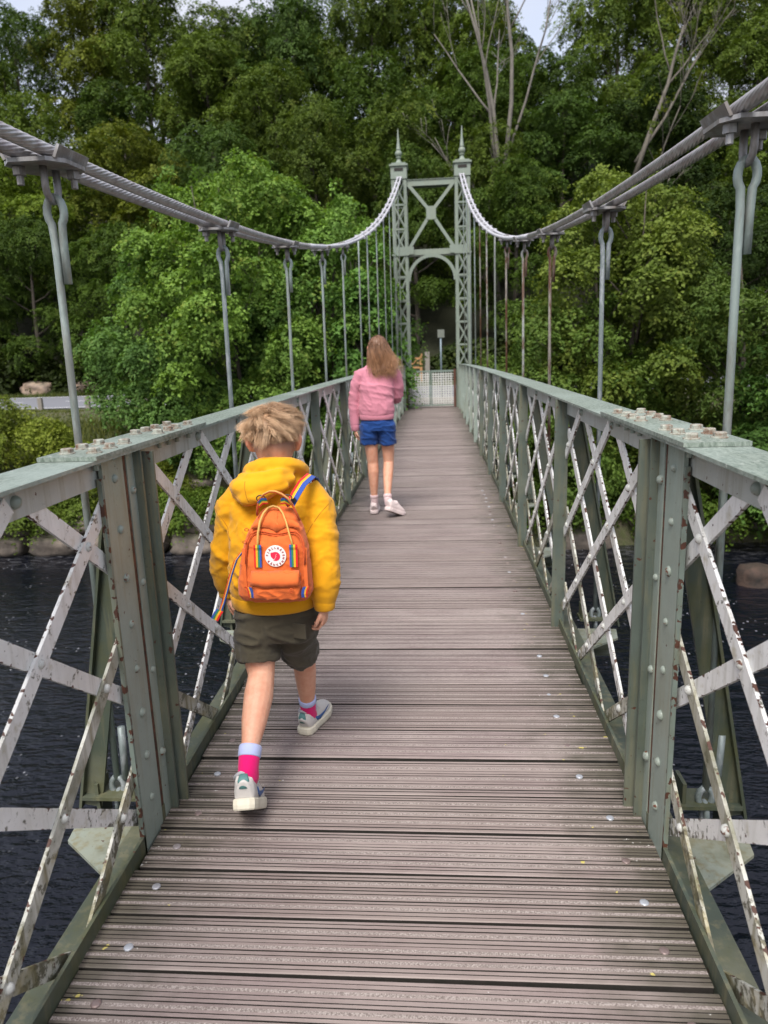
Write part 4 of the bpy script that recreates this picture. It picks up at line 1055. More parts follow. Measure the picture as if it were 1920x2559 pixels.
M['shoe'] = plain('off_white_leather', (.62, .59, .56), .55); M['shoegrey'] = plain('pale_grey_suede', (.42, .42, .45), .8); M['sole'] = plain('cream_rubber', (.72, .67, .54), .6); M['teal'] = plain('teal_trim', (.10, .24, .23), .6); M['swoosh'] = plain('blue_trim', (.035, .10, .28), .5); M['shoe2'] = plain('pinkish_white_canvas', (.74, .62, .60), .8); M['tread'] = plain('brown_tread', (.25, .19, .13), .8)
M['black'] = plain('black_plastic', (.02, .02, .022), .4); M['leather'] = plain('tan_piping', (.62, .36, .09), .6); M['eye'] = plain('eye_white', (.75, .74, .72), .2); M['lip'] = plain('lip', (.55, .22, .19), .5); M['iris'] = plain('iris', (.10, .13, .16), .2)
RB = [('red', (.66, .022, .02)), ('yellow', (.78, .40, .02)), ('green', (.035, .20, .085)), ('blue', (.035, .085, .36))]
RBM = [fabric('rainbow_'+n, c, .85, 1200, .3) for n, c in RB]

def fuse(mb, vox, sm=3, fold=None, name='body', deci=None, sf=.5):
    me = mb.mesh('tmp'); o = bpy.data.objects.new('tmp', me); COL.objects.link(o)
    md = o.modifiers.new('r', 'REMESH'); md.mode = 'VOXEL'; md.voxel_size = vox
    if sm: m2 = o.modifiers.new('s', 'SMOOTH'); m2.factor = sf; m2.iterations = sm
    dg = bpy.context.evaluated_depsgraph_get(); e = o.evaluated_get(dg); out = bpy.data.meshes.new_from_object(e); out.name = name
    bpy.data.objects.remove(o); bpy.data.meshes.remove(me)
    if fold:
        n = len(out.vertices); co = np.empty(n*3); out.vertices.foreach_get('co', co); co = co.reshape(-1, 3); nr = np.empty(n*3); out.vertices.foreach_get('normal', nr); nr = nr.reshape(-1, 3)
        co = co+nr*fold(co)[:, None]; out.vertices.foreach_set('co', co.ravel()); out.update()
    out.shade_smooth(); return out
def folds(dirv, freq, amp, seed, ridged=True):
    """soft cloth creases running across dirv"""
    off = Vector((seed*3.1, seed*1.7, seed*.9)); d = Vector(dirv).normalized()
    def f(co):
        o = np.empty(len(co))
        for i, p in enumerate(co):
            q = Vector(p); q = q+d*(q.dot(d)*1.6); a = mnoise.noise(q*freq+off); b = mnoise.noise(q*freq*2.3+off*2)
            v = 1.25*max(0., 1-abs(a)*3.2)**1.3+.55*a+.30*max(0., 1-abs(b)*4)-.25 if ridged else a+.4*b
            o[i] = amp*v
        return o
    return f
def hand(mb, w, d, pn, side, k=1.0, curl=.5):
    """w wrist, d direction of the fingers, pn palm normal; side = +1 when the thumb leaves towards d x pn"""
    w, d, pn = Vector(w), Vector(d).normalized(), Vector(pn).normalized(); pn = (pn-d*pn.dot(d)).normalized(); t = d.cross(pn)*side
    K = lambda a, b, c: w+d*(a*k)+t*(b*k)+pn*(c*k)
    mb.tube([K(-.02, 0, 0), K(.005, 0, 0), K(.030, .002, 0), K(.055, .001, 0), K(.066, 0, .002)], [(.019*k, .014*k), (.020*k, .014*k), (.029*k, .014*k), (.030*k, .012*k), (.024*k, .009*k)], 10, flat=t)
    for j, (b, L) in enumerate(((.0235, .054), (.008, .061), (-.0075, .056), (-.0225, .044))):
        p = K(.060, b, .001); a = .25*curl; pts = [K(.045, b, 0), p]; q = p
        for s_, f in ((.45, .55), (.32, .9), (.23, .7)):
            a += curl*f*(1+.08*j); q = q+(d*math.cos(a)+pn*math.sin(a)+t*(.10*(1.5-j))*.4)*(L*s_*k); pts.append(q)
        mb.tube(pts, [.0066*k, .0072*k, .0066*k, .0060*k, .0046*k], 7)
    mb.tube([K(.012, .018, .004), K(.030, .034, .010), K(.048, .042, .016), K(.066, .040, .024)], [.0105*k, .0095*k, .0082*k, .0058*k], 7)
def head(mb, c, yaw=0., tilt=0., k=1.):
    c = Vector(c); Mx = Matrix.Rotation(yaw, 3, 'Z') @ Matrix.Rotation(tilt, 3, 'X'); P_ = lambda x, y, z: c+Mx @ Vector((x*k, y*k, z*k))
    # skull, jaw, nose, brow, lips: y is forward
    mb.tube([P_(0, -.004, z) for z in (-.105, -.09, -.06, -.03, 0, .03, .055, .075, .088, .094)], [(r*k, q*k) for r, q in ((.026, .03), (.044, .055), (.058, .074), (.067, .086), (.073, .093), (.074, .093), (.068, .086), (.053, .068), (.032, .042), (.01, .012))], 20, flat=Mx @ Vector((1, 0, 0)))
    mb.tube([P_(0, .03, -.11), P_(0, .045, -.095), P_(0, .05, -.07)], [(.018*k, .02*k), (.034*k, .034*k), (.045*k, .036*k)], 12, flat=Mx @ Vector((1, 0, 0)))
    mb.tube([P_(0, .083, .005), P_(0, .098, -.022), P_(0, .104, -.034), P_(0, .088, -.040)], [.006*k, .009*k, .012*k, .009*k], 8)
    mb.tube([P_(-.045, .076, .018), P_(0, .088, .022), P_(.045, .076, .018)], .008*k, 6); mb.tube([P_(-.02, .080, -.062), P_(0, .088, -.061), P_(.02, .080, -.062)], .006*k, 6)
    for s in (-1, 1):
        # ear: rim and lobe
        mb.tube([P_(s*.068, -.004, .014), P_(s*.084, -.012, .018), P_(s*.090, -.018, .006), P_(s*.088, -.016, -.014), P_(s*.080, -.006, -.032), P_(s*.070, .004, -.036)], [.007*k, .009*k, .0095*k, .009*k, .009*k, .006*k], 8)
        mb.tube([P_(s*.070, 0, .01), P_(s*.083, -.010, -.002), P_(s*.074, 0, -.028)], [(.012*k, .005*k)]*3, 8)
    return P_
def shoe(parent, heel, yaw, pitch, k, mats, kind):
    """heel = ground point under the heel; local y forward, z up"""
    T = Matrix.Translation(heel) @ Matrix.Rotation(yaw, 4, 'Z') @ Matrix.Rotation(pitch, 4, 'X') @ Matrix.Scale(k, 4)
    W_ = [(-.004, .016), (.004, .029), (.03, .0345), (.075, .0335), (.12, .040), (.16, .0425), (.19, .037), (.208, .024), (.216, .010)]
    mb = MB(); pts, rs = [], []
    for y, w in W_: pts.append(T @ Vector((.004*math.sin(y*12), y, .016+.006*max(0, (y-.17)/.05)))); rs.append((w*k, .0155*k))
    X = (T.to_3x3() @ Vector((1, 0, 0))).normalized()
    # squared-off sole: outline prism
    out = [(w+.004*math.sin(y*12), y) for y, w in W_]+[(-w+.004*math.sin(y*12), y) for y, w in W_[::-1]]
    n = len(out); lv = [(.94, 0), (1., .004), (1.03, .014), (1.02, .027), (.95, .031)]
    vs = []
    for f, z in lv: vs += [T @ Vector((x*f, .105+(y-.105)*(f*.5+.5), z+(.010*max(0, (y-.16)/.055)**2))) for x, y in out]
    fs = [tuple(range(n-1, -1, -1)), tuple(range((len(lv)-1)*n, len(lv)*n))]+[(a*n+b, a*n+(b+1) % n, (a+1)*n+(b+1) % n, (a+1)*n+b) for a in range(len(lv)-1) for b in range(n)]
    root = MB(); 
    up = MB()
    prof_ = [(.000, .020, .060), (.010, .029, .078), (.03, .031, .070), (.055, .031, .060), (.085, .031, .066), (.105, .033, .068), (.13, .036, .056), (.16, .037, .046), (.188, .031, .036), (.205, .018, .024)]
    up.tube([T @ Vector((.004*math.sin(y*12), y, .022+h*.36)) for y, w, h in prof_], [(w*k, h*.62*k) for y, w, h in prof_], 16, flat=X)
    up.tube([T @ Vector((0, y, .062+.02*abs(y-.045)/.05)) for y in (.002, .03, .06, .09)], [(w*k, .028*k) for w in (.024, .031, .031, .030)], 14, flat=X)
    um = fuse(up, .0035*k if k > .9 else .0045, 2, name='shoe'); um.materials.append(mats['upper']); o = part('shoe', um, None, parent, (0, 0, 0))
    root.add(vs, fs); root.make('sole', mats['sole'], o, smooth=False)
    if 'tread' in mats:
        m_ = MB(); m_.add([T @ Vector((x*.72, .03+(y-.03)*.9, -.0012)) for x, y in out], [tuple(range(n-1, -1, -1)), ]); m_.add([T @ Vector((x*.72, .03+(y-.03)*.9, .002)) for x, y in out], [tuple(range(n))]); m_.make('tread', mats['tread'], o)
    if kind == 'trainer':
        m_ = MB(); m_.tube([T @ Vector((0, -.006, .056)), T @ Vector((0, -.010, .076)), T @ Vector((0, -.004, .094))], [(.013*k, .005*k), (.016*k, .006*k), (.011*k, .004*k)], 12, flat=X); m_.make('heel_tab', mats['tab'], o, smooth=True)
        c = [T @ Vector((.031*math.cos(a)*.95, .045+.043*math.sin(a), .0865+.012*math.sin(a)**2)) for a in np.linspace(0, 2*math.pi, 22)[:-1]]
        m_ = MB(); m_.tube(c, .0058*k, 8, closed=True); m_.make('collar', mats['collar'], o, smooth=True)
        m_ = MB(); m_.tube([T @ Vector((0, .082, .085)), T @ Vector((0, .088, .108)), T @ Vector((0, .086, .118))], [(.018*k, .005*k), (.021*k, .006*k), (.017*k, .004*k)], 12, flat=X); m_.make('tongue', mats['tab'], o, smooth=True)
        for s in (-1, 1):                     # curved side mark
            m_ = MB(); a = [(.045, .058), (.060, .046), (.085, .040), (.12, .046), (.155, .058)]; pp = []
            for y, z in a:
                w = np.interp(y, [q[0] for q in prof_], [q[1] for q in prof_]); pp.append(T @ Vector((s*(w+.0005)+.004*math.sin(y*12), y, z)))
            m_.tube(pp, [(.0015*k, .003*k), (.0022*k, .008*k), (.0022*k, .0085*k), (.0018*k, .004*k), (.001*k, .001*k)], 8, flat=X); m_.make('side_mark', mats['mark'], o, smooth=True)
        for q in range(4):
            y = .105+.016*q; h = np.interp(y, [a[0] for a in prof_], [a[2] for a in prof_]); m_ = MB()
            m_.tube([T @ Vector((x, y+.004*abs(x)/.016, .022+h*.98-abs(x)*.5)) for x in (-.02, 0, .02)], .0028*k, 6); m_.make('lace', mats['sole'], o, smooth=True)
    return o, T
def strands(name, roots, dirs, Ls, r, seed, mat, parent, seg=5, rad=.0011, tuft=16, spread=.006, curve=None, tipc=(0, 1), grav=.35, dark=.35):
    """tufts of tapered hairs"""
    g_ = np.random.default_rng(seed); n = len(roots); V = []; C = []
    R0 = np.repeat(roots, tuft, 0)+g_.normal(size=(n*tuft, 3))*spread; D = np.repeat(dirs, tuft, 0)+g_.normal(size=(n*tuft, 3))*.07; L = np.repeat(Ls, tuft)*g_.uniform(.72, 1.12, n*tuft)
    tip = np.repeat(roots+dirs*Ls[:, None], tuft, 0)
    N = n*tuft; D /= np.linalg.norm(D, axis=1, keepdims=True); w1 = np.cross(D, np.array([.3, .2, 1.])); w1 /= np.linalg.norm(w1, axis=1, keepdims=True)+1e-9; w2 = np.cross(D, w1)
    shade = np.repeat(g_.random(n), tuft); sh2 = g_.random(N)
    for k in range(seg):
        t = k/(seg-1); p = R0+D*(L*t)[:, None]; p[:, 2] -= grav*L*t*t*.5
        if curve is not None: p = p+curve(R0, t, L)
        conv = .78*t**.8; p = p-(R0-np.repeat(roots, tuft, 0))*conv*.8
        rr = rad*(1-.82*t)
        for a in (0, 2.09, 4.19):
            V.append(p+w1*rr*math.cos(a)+w2*rr*math.sin(a))
            C.append(np.stack([np.clip(tipc[0]+(tipc[1]-tipc[0])*t+.22*(sh2-.5)+.50*(shade-.5), 0, 1), dark*shade*(1-.6*t), sh2*0], 1))
    V = np.stack(V, 1).reshape(-1, 3); C = np.stack(C, 1).reshape(-1, 3); b = np.arange(N)[:, None, None]*(seg*3); k = np.arange(seg-1)[None, :, None]*3; q = np.array([[0, 1, 4, 3], [1, 2, 5, 4], [2, 0, 3, 5]])
    F = (b[..., None]+k[..., None]+q[None, None]).reshape(-1, 4)
    me = np_mesh(name, V, F, True, C); me.materials.append(mat); return part(name, me, None, parent, (0, 0, 0))
def ribbon(name, pts, w, parent, side, mats, t=.0022, label=None):
    """webbing strap of colour stripes along pts; side = the across direction"""
    objs = None; n = len(mats); mb = MB()
    pts = [Vector(p) for p in pts]
    sd_ = [Vector(s).normalized() for s in (side if isinstance(side, list) else [side]*len(pts))]
    for m_ in range(n):
        a, b = -w/2+w*m_/n, -w/2+w*(m_+1)/n; vs = []; k = len(pts)
        for i, p in enumerate(pts):
            d = (pts[min(i+1, k-1)]-pts[max(i-1, 0)]).normalized(); s_ = sd_[i]; nn = d.cross(s_).normalized()
            vs += [p+s_*a-nn*t, p+s_*b-nn*t, p+s_*b+nn*t, p+s_*a+nn*t]
        fs = [(i*4+j, i*4+(j+1) % 4, (i+1)*4+(j+1) % 4, (i+1)*4+j) for i in range(k-1) for j in range(4)]+[(3, 2, 1, 0), ((k-1)*4, (k-1)*4+1, (k-1)*4+2, (k-1)*4+3)]
        mb.add(vs, fs, None, m_)
    return mb.make(name, mats, parent, label=label)

# ------------------------------------------------------------------ boy
boy = thing('person', 'person with short tousled blond hair in a yellow hoodie and olive shorts walking away', 'person', (-.43, 2.25, 0))
mb = MB(); HC = Vector((-.402, 2.325, 1.187))
hp = head(mb, HC, yaw=0., tilt=-.12, k=.985)
mb.tube([(-.402, 2.305, 1.05), (-.402, 2.306, 1.08), (-.402, 2.312, 1.12), (-.402, 2.318, 1.15)], [(.058, .056), (.049, .050), (.050, .053), (.054, .058)], 16, flat=(1, 0, 0))
mb.tube([(-.42, 2.255, .60), (-.42, 2.255, .72), (-.42, 2.275, .88), (-.408, 2.295, 1.0), (-.402, 2.305, 1.06)], [(.088, .066), (.092, .068), (.108, .078), (.12, .075), (.06, .05)], 18, flat=(1, 0, 0))
LH, RH = Vector((-.605, 2.335, .642)), Vector((-.243, 2.205, .640))
mb.tube([(-.51, 2.30, 1.0), (-.565, 2.30, .93), (-.585, 2.295, .80), (-.600, 2.32, .72), tuple(LH+Vector((.0, 0, .02)))], [.05, .042, .034, .028, .02], 12)
mb.tube([(-.295, 2.30, 1.0), (-.258, 2.28, .93), (-.248, 2.23, .80), (-.245, 2.215, .72), tuple(RH+Vector((0, 0, .02)))], [.05, .042, .034, .028, .02], 12)
hand(mb, LH, (.08, .10, -1), (.9, .1, .1), 1, .88, .55)
hand(mb, RH, (-.10, .18, -1), (-.9, .15, .1), -1, .9, .75)
# legs: left trails, right is planted ahead
mb.tube([(-.485, 2.245, .64), (-.482, 2.235, .54), (-.476, 2.205, .455), (-.468, 2.183, .405), (-.466, 2.125, .362), (-.466, 2.05, .308), (-.466, 1.995, .264), (-.466, 1.952, .215), (-.466, 1.955, .180)], [(.056, .06), (.060, .064), (.053, .057), (.0445, .048), (.0485, .052), (.041, .043), (.0295, .033), (.028, .032), (.026, .034)], 16, flat=(1, 0, 0))
mb.tube([(-.37, 2.265, .62), (-.368, 2.30, .53), (-.366, 2.36, .43), (-.366, 2.405, .372), (-.370, 2.435, .30), (-.375, 2.465, .22), (-.380, 2.49, .15), (-.382, 2.51, .10), (-.378, 2.53, .05)], [(.056, .06), (.056, .06), (.049, .053), (.043, .046), (.041, .046), (.035, .038), (.0275, .031), (.026, .032), (.026, .04)], 16, flat=(1, 0, 0))
bm_ = fuse(mb, .0042, 3, name='body', sf=.45)
n = len(bm_.vertices); co = np.empty(n*3); bm_.vertices.foreach_get('co', co); co = co.reshape(-1, 3)
zz = co[:, 2]; back = np.clip((HC.y+.03-co[:, 1])/.06, 0, 1)
hl = HC.z-.046+.008*np.sin(co[:, 0]*60)+np.clip((co[:, 1]-2.30)*.35, 0, .05); stub = np.clip((zz-hl)/.045, 0, 1)*(zz > HC.z-.1)*(np.abs(co[:, 0]+.402) < .082)
stub = np.maximum(stub, .35*np.exp(-((co[:, 0]+.402)/.012)**2)*np.clip((zz-HC.z+.10)/.03, 0, 1)*(zz < HC.z-.02)*back)
ear = np.clip((np.abs(co[:, 0]+.402)-.0735)/.006, 0, 1)*(zz > HC.z-.06)*(zz < HC.z+.04); stub *= (1-ear)*np.where(co[:, 1] > 2.40, 0, 1)
col = np.ones((n, 4), np.float32); col[:, 0] = stub; col[:, 1] = .30*ear; col[:, 2] = 0  # ear redness paints in light shining through the ears
a = bm_.attributes.new('tint', 'FLOAT_COLOR', 'POINT'); a.data.foreach_set('color', col.ravel().astype(np.float32)); bm_.materials.append(M['skin'])
body = part('body', bm_, None, boy, (0, 0, 0))
def face(parent, hp, k=1.):
    for s in (-1, 1):
        c = hp(s*.031, .078, .002); m_ = MB(); m_.lathe(c, [(.012*k*math.cos(q), .012*k*math.sin(q)) for q in np.linspace(-1.4, 1.4, 8)], 10); e = m_.make('eye', M['eye'], parent, smooth=True)
        c = hp(s*.031, .0885, .002); m_ = MB(); m_.lathe(c, [(.0055*k*math.cos(q), .0055*k*math.sin(q)) for q in np.linspace(-1.4, 1.4, 6)], 8); m_.make('iris', M['iris'], e, smooth=True)
    m_ = MB(); m_.tube([hp(-.022, .084, -.0625), hp(0, .0925, -.0615), hp(.022, .084, -.0625)], [.003*k, .0055*k, .003*k], 6); m_.make('mouth', M['lip'], parent, smooth=True)
face(boy, hp)
# hair: a cap with tufts on it
rg = np.random.default_rng(4); nT = 230; u = rg.normal(size=(9000, 3)); u /= np.linalg.norm(u, axis=1, keepdims=True)
keep = (u[:, 2] > .33+.10*np.abs(u[:, 0])**2+.10*np.clip(u[:, 1], 0, 1)); u = u[keep][:nT]
roots = np.array(HC)+np.array([0, -.006, .002])+u*np.array([.073, .091, .094]); crown = np.array([.012, -.055, .075])+np.array(HC); rel = roots-crown
sw = np.stack([-rel[:, 1], rel[:, 0], rel[:, 2]*0], 1); sw /= np.linalg.norm(sw, axis=1, keepdims=True)+1e-6; rad_ = rel/(np.linalg.norm(rel, axis=1, keepdims=True)+1e-6)
top = np.clip((u[:, 2]-.38)/.35, 0, 1)[:, None]; low = np.clip((.52-u[:, 2])/.35, 0, 1)[:, None]
D = u*(.20+.30*top)+rad_*.45*(1-top)+sw*(.30+.25*top)+np.array([.75, .35, .0])*top*(.55+.6*noise3(u, 2.2, 3))[:, None]+np.array([0, 0, -.95])*low+.55*(.25+.75*top)*np.stack([noise3(u, 3.6, k_) for k_ in (5, 6, 7)], 1)*np.array([1, .8, .5])+rg.normal(size=u.shape)*.09; D /= np.linalg.norm(D, axis=1, keepdims=True)
Ls = (.033+.020*top[:, 0])*rg.uniform(.75, 1.25, len(u))*np.where(low[:, 0] > .75, .72, 1.)
m_ = MB(); m_.tube([HC+Vector((0, -.008, z)) for z in (.034, .042, .055, .07, .088, .100, .107)], [(r, q) for r, q in ((.0745, .0935), (.078, .098), (.078, .098), (.069, .088), (.051, .066), (.031, .04), (.008, .01))], 22, flat=(1, 0, 0))
hm = m_.mesh('hair_cap', True); ha = hm.attributes.new('tint', 'FLOAT_COLOR', 'POINT'); cc = np.ones((len(hm.vertices), 4), np.float32); cc[:, 0] = .22; cc[:, 1] = .35; cc[:, 2] = 0; ha.data.foreach_set('color', cc.ravel()); hm.materials.append(M['hair'])
hair = part('hair', hm, None, boy, (0, 0, 0))
FL = rad_*.75*(1-top)+sw*(.25+.35*top)+np.array([.85, .30, .05])*top*(.6+.5*noise3(u, 2.2, 3))[:, None]+np.array([0, 0, -.95])*low+.45*(.35+.65*top)*np.stack([noise3(u, 3.4, k_) for k_ in (5, 6, 7)], 1)*np.array([1, .8, .4]); FL /= np.linalg.norm(FL, axis=1, keepdims=True)
D = u*(.45+.2*top)+FL*.55+rg.normal(size=u.shape)*.07; D /= np.linalg.norm(D, axis=1, keepdims=True); Ls = Ls*1.0
FR, DR, UR = np.repeat(FL, 84, 0), np.repeat(D, 84, 0), np.repeat(u, 84, 0)
bend = lambda R0, t, L: ((FR*.75-DR*.45-UR*.14)*(L*t*t)[:, None])
strands('hair_tufts', roots, D, Ls, None, 5, M['hair'], hair, 8, .00085, 84, .0095, bend, (.10, 1.0), .35, .75)
# short layer blending into the shaved neck
u2 = rg.normal(size=(10000, 3)); u2 /= np.linalg.norm(u2, axis=1, keepdims=True); k2 = (u2[:, 2] < .45) & (u2[:, 2] > .02+.12*np.abs(u2[:, 0])**2) & (u2[:, 1] < .25); u2 = u2[k2]; u2 = u2[rg.random(len(u2)) < np.clip((u2[:, 2]-.02)/.30, .08, 1)]
r2 = np.array(HC)+np.array([0, -.004, -.002])+u2*np.array([.0735, .0925, .095]); d2 = u2*.5+np.array([0, 0, -1.])+rg.normal(size=u2.shape)*.2; d2 /= np.linalg.norm(d2, axis=1, keepdims=True)
strands('hair_fade', r2, d2, .008+.020*np.clip((u2[:, 2]-.05)/.35, 0, 1), None, 6, M['hair'], hair, 3, .0006, 5, .004, None, (.05, .38), .2, .3)

# hoodie
mb = MB()
mb.tube([(-.420, 2.252, .655), (-.420, 2.252, .668), (-.420, 2.252, .690), (-.420, 2.252, .72), (-.418, 2.256, .78), (-.422, 2.27, .87), (-.411, 2.288, .96), (-.404, 2.298, 1.03), (-.402, 2.303, 1.075), (-.402, 2.306, 1.10)],
        [(.140, .104), (.145, .107), (.150, .112), (.152, .116), (.145, .115), (.143, .110), (.150, .098), (.126, .082), (.088, .068), (.066, .060)], 28, flat=(1, 0, 0))
mb.tube([(-.50, 2.30, 1.015), (-.548, 2.30, .965), (-.577, 2.297, .87), (-.590, 2.297, .80), (-.601, 2.315, .73), (-.605, 2.33, .685), (-.605, 2.335, .66)], [.060, .059, .053, .051, .049, .046, .036], 16)
mb.tube([(-.31, 2.30, 1.015), (-.268, 2.285, .965), (-.246, 2.25, .87), (-.242, 2.225, .80), (-.241, 2.212, .73), (-.242, 2.207, .685), (-.243, 2.205, .657)], [.060, .059, .053, .052, .051, .047, .037], 16)
for p in ((-.605, 2.335, .654), (-.243, 2.205, .652)): mb.tube([Vector(p)+Vector((0, 0, .038)), Vector(p)+Vector((0, 0, -.012))], [.036, .034], 16)
# hood lying on the back, pulled to the left
mb.tube([(-.402+.086*math.cos(a), 2.315+.080*math.sin(a), 1.078-.032*math.sin(a)+.010*math.cos(a+.6)) for a in np.linspace(0, 2*math.pi, 30)[:-1]], (.026), 10, closed=True)
hoodp = [(-.515, 2.24, 1.045), (-.49, 2.205, 1.042), (-.45, 2.187, 1.038), (-.41, 2.187, 1.05), (-.365, 2.20, 1.066), (-.325, 2.235, 1.066)]
mb.tube(hoodp, [(.026, .032), (.034, .044), (.037, .048), (.034, .040), (.026, .030), (.016, .020)], 14)
mb.tube([(-.515, 2.218, 1.03), (-.47, 2.170, 1.016), (-.43, 2.163, 1.024), (-.39, 2.173, 1.043), (-.335, 2.195, 1.056)], [.018, .024, .022, .017, .011], 12)
mb.tube([(-.50, 2.235, 1.078), (-.455, 2.193, 1.080), (-.41, 2.187, 1.086), (-.36, 2.203, 1.094), (-.33, 2.25, 1.09)], [.016, .020, .018, .015, .012], 12)
mb.tube([(-.478, 2.262, 1.09), (-.44, 2.228, 1.102), (-.40, 2.218, 1.108), (-.36, 2.238, 1.107)], [.012, .014, .013, .012], 10)
f1 = folds((.5, .1, .8), 5.5, .0062, 2); f2 = folds((-.5, .3, .8), 10., .0030, 7)
def hoodfold(co): 
    w = np.clip((co[:, 2]-.68)/.05, 0, 1); return (f1(co)+f2(co))*w*np.where(co[:, 2] > .99, .35, 1)
hm = fuse(mb, .0055, 4, hoodfold, 'hoodie'); hm.materials.append(M['yellow']); hood = part('hoodie', hm, None, boy, (0, 0, 0))
mb = MB(); mb.tube([(-.420, 2.252, .632), (-.420, 2.252, .638), (-.420, 2.252, .675), (-.420, 2.252, .682)], [(.140, .103), (.147, .108), (.151, .110), (.146, .106)], 40, flat=(1, 0, 0)); mb.make('waistband', M['yellow'], hood, smooth=True)
for p in ((-.605, 2.335, .666), (-.243, 2.205, .664)):
    mb = MB(); p = Vector(p); mb.tube([p+Vector((0, 0, q)) for q in (.012, .006, -.026, -.030)], [.035, .0385, .0345, .032], 22); mb.make('cuff', M['yellow'], hood, smooth=True)
from mathutils.bvhtree import BVHTree
bvh = BVHTree.FromPolygons([v.co.copy() for v in hm.vertices], [tuple(p.vertices) for p in hm.polygons])
M['seam'] = plain('yellow_seam_thread', (.42, .17, .004), .9)
for poly in ([(-.215, .985), (-.245, .955), (-.275, .915), (-.297, .875), (-.308, .845)], [(-.612, .965), (-.580, .945), (-.555, .905), (-.540, .865)], [(-.468, 1.075), (-.466, 1.055), (-.462, 1.03), (-.455, 1.01)], [(-.53, 1.035), (-.49, 1.012), (-.45, 1.005), (-.41, 1.018), (-.37, 1.04)]):
    pts = []
    for (xa, za), (xb, zb_) in zip(poly[:-1], poly[1:]):
        for q in range(5):
            h = bvh.ray_cast(Vector((xa+(xb-xa)*q/5, 1.5, za+(zb_-za)*q/5)), Vector((0, 1, 0)))
            if h[0]: pts.append(h[0]+Vector((0, .0003, 0)))
    if len(pts) > 3: mb = MB(); mb.tube(pts, .0013, 5); mb.make('seam', M['seam'], hood, smooth=True)
# shorts
mb = MB()
mb.tube([(-.418, 2.252, .67), (-.418, 2.252, .62), (-.418, 2.255, .57), (-.418, 2.258, .53)], [(.125, .09), (.137, .099), (.141, .107), (.125, .10)], 26, flat=(1, 0, 0))
mb.tube([(-.478, 2.245, .62), (-.482, 2.238, .55), (-.483, 2.222, .49), (-.482, 2.21, .448)], [(.080, .096), (.076, .096), (.071, .090), (.069, .087)], 20, flat=(1, 0, 0))
mb.tube([(-.362, 2.262, .60), (-.363, 2.295, .53), (-.366, 2.335, .46), (-.368, 2.362, .412)], [(.080, .096), (.074, .093), (.067, .084), (.063, .080)], 20, flat=(1, .2, 0))
f3 = folds((.3, .2, 1), 8., .0075, 11); sm_ = fuse(mb, .0055, 3, f3, 'shorts'); sm_.materials.append(M['olive']); sh = part('shorts', sm_, None, boy, (0, 0, 0))
mb = MB(); Tp = Matrix.Translation((-.335, 2.163, .575)) @ Matrix.Rotation(-.35, 4, 'Z'); mb.box((0, 0, 0), (.075, .004, .05)); mb.v = [tuple(Tp @ Vector(p)) for p in mb.v]; mb.make('back_pocket', M['olive'], sh)
# socks and shoes
ML = dict(upper=M['shoe'], sole=M['sole'], tab=M['teal'], collar=M['shoegrey'], mark=M['swoosh'], tread=M['tread'])
for nm, pts, band in (('sock', [(-.466, 1.988, .254), (-.466, 1.968, .234), (-.466, 1.948, .208), (-.466, 1.941, .185), (-.466, 1.950, .168)], .032), ('sock', [(-.378, 2.483, .168), (-.379, 2.488, .15), (-.381, 2.503, .115), (-.382, 2.512, .09), (-.378, 2.53, .065)], .02)):
    mb = MB(); k = .94 if band < .03 else 1.; mb.tube(pts, [(.0335*k, .037*k), (.033*k, .0365*k), (.0315*k, .037*k), (.0325*k, .039*k), (.03*k, .04*k)], 20, flat=(1, 0, 0)); so = mb.make(nm, M['magenta'], boy, smooth=True)
    a, b = Vector(pts[0]), Vector(pts[1]); mb = MB(); mb.tube([a+(a-b).normalized()*.004, a, a+(b-a).normalized()*(band*.9), a+(b-a).normalized()*band], [(.034*k, .0375*k), (.0362*k, .0397*k), (.0355*k, .0392*k), (.0335*k, .037*k)], 22, flat=(1, 0, 0)); mb.make('sock_band', M['sockband'], so, smooth=True)
shoe(boy, (-.462, 1.855, .122), R(9), R(-34), 1.10, ML, 'trainer')
shoe(boy, (-.396, 2.468, .004+prof(2.5)), R(-14), 0, 1.0, ML, 'trainer')

# ------------------------------------------------------------------ backpack
bp = thing('backpack', 'small orange canvas backpack with rainbow straps worn over the yellow hoodie', 'backpack', (-.38, 2.12, .70))
mb = MB()
def sup(c, rx, ry, n=32, e=3.4):
    o = []
    for k in range(n):
        t = 2*math.pi*k/n; ct, st = math.cos(t), math.sin(t); o.append(Vector(c)+Vector((rx*math.copysign(abs(ct)**(2/e), ct), ry*math.copysign(abs(st)**(2/e), st), 0)))
    return o
rings = [((-.384, 2.135, .698), .080, .030), ((-.384, 2.132, .704), .108, .050), ((-.384, 2.128, .725), .118, .060), ((-.382, 2.126, .77), .116, .062), ((-.378, 2.126, .83), .108, .060), ((-.374, 2.130, .885), .098, .055), ((-.370, 2.138, .93), .083, .046), ((-.367, 2.148, .965), .064, .034), ((-.366, 2.156, .985), .045, .023), ((-.366, 2.160, .994), .022, .011)]
vs = [p for r_ in rings for p in sup(*r_)]; n = 32
mb.add(vs, [(a*n+b, a*n+(b+1) % n, (a+1)*n+(b+1) % n, (a+1)*n+b) for a in range(len(rings)-1) for b in range(n)]+[tuple(range(n-1, -1, -1)), tuple(range((len(rings)-1)*n, len(rings)*n))])
fa, fb = folds((.2, 0, 1), 12., .0021, 21), folds((1, 0, .3), 22., .0012, 23)
pm = fuse(mb, .004, 3, lambda c: fa(c)+fb(c), 'pack_body'); pm.materials.append(M['orange']); pk = part('pack_body', pm, None, bp, (0, 0, 0))
def front_y(z):
    zs = [r_[0][2] for r_ in rings]; return float(np.interp(z, zs, [r_[0][1]-r_[2] for r_ in rings]))
CX_ = lambda c: -.5164+c*.0001836
